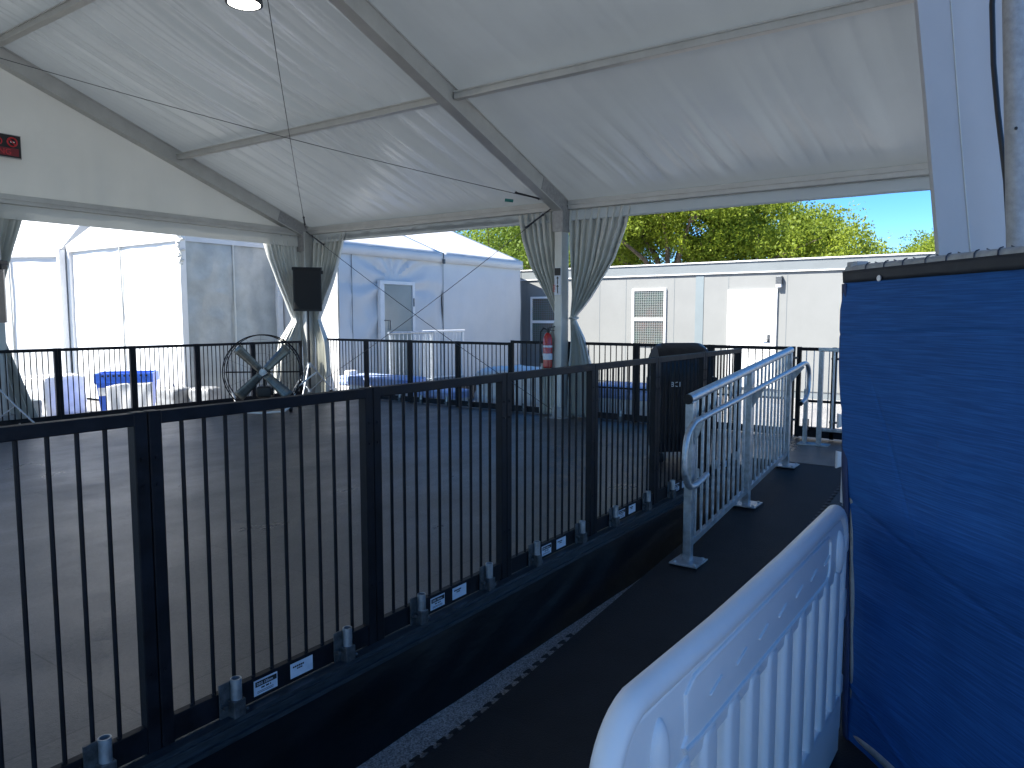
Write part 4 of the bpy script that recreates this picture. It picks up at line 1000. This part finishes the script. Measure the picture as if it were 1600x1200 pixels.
def bluebin():
    t = thing("blue_bin", "bright blue plastic bin draped with a white sheet behind the far fence", "bin", (6.75, 13.0, 0), R(-38))
    b = MB()
    def ring(w, d, z): return [(-w / 2, -d / 2, z), (w / 2, -d / 2, z), (w / 2, d / 2, z), (-w / 2, d / 2, z)]
    rs = [ring(.76, .50, .02), ring(.86, .60, .58), ring(.92, .66, .60), ring(.92, .66, .76), ring(.86, .60, .76), ring(.72, .46, .10)]
    vs = [[b.bm.verts.new(p) for p in r] for r in rs]
    for a, c in zip(vs, vs[1:]):
        for k in range(4): b.bm.faces.new((a[k], a[(k + 1) % 4], c[(k + 1) % 4], c[k]))
    b.bm.faces.new(vs[0]); b.bm.faces.new(vs[-1]); b.build("tub", M['bin'], t)
    for k in range(9): x = -.34 + .085 * k; b = MB(); b.box((x, -.336, .705), (x + .035, -.329, .735)); b.build("rim_slot", M['ink'], t)
    rows = []
    for i in range(41):
        u = i / 40; x = -.27 + .72 * u; r = []
        tp = .54 + .08 * u + .02 * math.sin(u * 5)
        for j in range(21):
            s = j / 20; r.append((x, -.30 - .05 * (1 - s) - .035 - .02 * nz(u * 5, s * 2) , .02 + (tp - .02) * s))
        rows.append(r)
    b = MB(); b.quadgrid(rows); o = b.build("draped_sheet", M['tarp'], t, smooth=True); o.modifiers.new("t", 'SOLIDIFY').thickness = .004
    b = MB(); b.box((-.40, -.315, .38), (-.29, -.30, .52)); b.build("label_plate", M['white'], t)
bluebin()

# ------------------------------------------------------------------ trees
def crown(mb, blobs, n, rnd, size):
    bm = mb.bm
    tot = sum(r[3] ** 2 for r in blobs)
    for (cx, cy, cz, r) in blobs:
        for _ in range(int(n * r * r / tot)):
            d = Vector((rnd.gauss(0, 1), rnd.gauss(0, 1), rnd.gauss(0, 1))).normalized()
            rr = r * (0.45 + 0.62 * rnd.random() ** 0.6) * (1 + .35 * nz(d.x * 2.1 + cx, d.y * 2.1 + cy, d.z * 2.1))
            p = Vector((cx, cy, cz)) + Vector((d.x * rr, d.y * rr, d.z * rr * .72))
            if nz(p.x * 1.1, p.y * 1.1, p.z * 1.1 + 7) < -.22: continue
            s = size * rnd.uniform(.5, 1.25)
            a = Vector((rnd.gauss(0, 1), rnd.gauss(0, 1), rnd.gauss(0, 1))).normalized(); b_ = a.cross(Vector((rnd.gauss(0, 1), rnd.gauss(0, 1), rnd.gauss(0, 1)))).normalized()
            v = [bm.verts.new(p + a * s), bm.verts.new(p + b_ * s * .55), bm.verts.new(p - a * s), bm.verts.new(p - b_ * s * .55)]
            bm.faces.new(v)
def tree(loc, H, W, seed, n, lm, label, size=.066):
    rnd = random.Random(seed)
    t = thing("broadleaf_tree", label, "tree", loc, rnd.uniform(0, 6) * 0, group="trees behind the cabin")
    b = MB(); tz = H * .32
    b.tube([(0, 0, 0), (.1, .05, tz * .5), (.05, .1, tz)], [.30, .24, .2], 10); tips = []
    for k in range(11):
        a = 2 * math.pi * k / 11 + rnd.uniform(-.3, .3); rr = W * rnd.uniform(.30, .62) * (1 if k % 3 else .35); hz = H * rnd.uniform(.50, .80)
        e = Vector((rr * math.cos(a), rr * math.sin(a), hz)); m1 = Vector((rr * .4 * math.cos(a), rr * .4 * math.sin(a), tz + (hz - tz) * .55))
        b.tube([(.05, .1, tz - .1), m1, e], [.13, .08, .03], 7); tips.append(e)
        for q in range(2):
            e2 = e + Vector((rnd.uniform(-1, 1), rnd.uniform(-1, 1), rnd.uniform(.1, .7))) * W * .16; b.tube([m1.lerp(e, .6), e2], [.05, .012], 5); tips.append(e2)
    b.build("trunk", M['bark'], t, smooth=True)
    blobs = [(e.x, e.y, min(e.z, H * .86), W * rnd.uniform(.13, .24)) for e in tips] + [(0, 0, H * .72, W * .3)]
    c = MB(); crown(c, blobs, n, rnd, size); c.build("crown", lm, t, recalc=False)
    return t
tree((26.5, 11.2, 0), 7.4, 7.2, 3, 85000, M['leaf'], "big yellow green tree straight behind the cabin, its top under the tent edge")
tree((30.0, 9.0, 0), 7.7, 5.2, 5, 80000, M['leaf'], "yellow green tree behind the cabin door, its crown ending against blue sky")
tree((27.5, 15.0, 0), 7.3, 6.6, 8, 55000, M['leaf2'], "green tree seen between the marquee roof and the gathered drape")
tree((27.0, 20.0, 0), 6.9, 6.0, 9, 26000, M['leaf2'], "green tree rising behind the marquee roof peak")
tree((37.0, 6.0, 0), 5.9, 5.4, 12, 34000, M['leaf'], "low distant tree right of the tall ones")
tree((39.0, 3.2, 0), 5.7, 5.6, 14, 34000, M['leaf2'], "low distant tree at the right end, next to the white sheet")
tree((31.0, 24.5, 0), 6.5, 6.0, 16, 12000, M['leaf2'], "green tree farthest left behind the white tents")
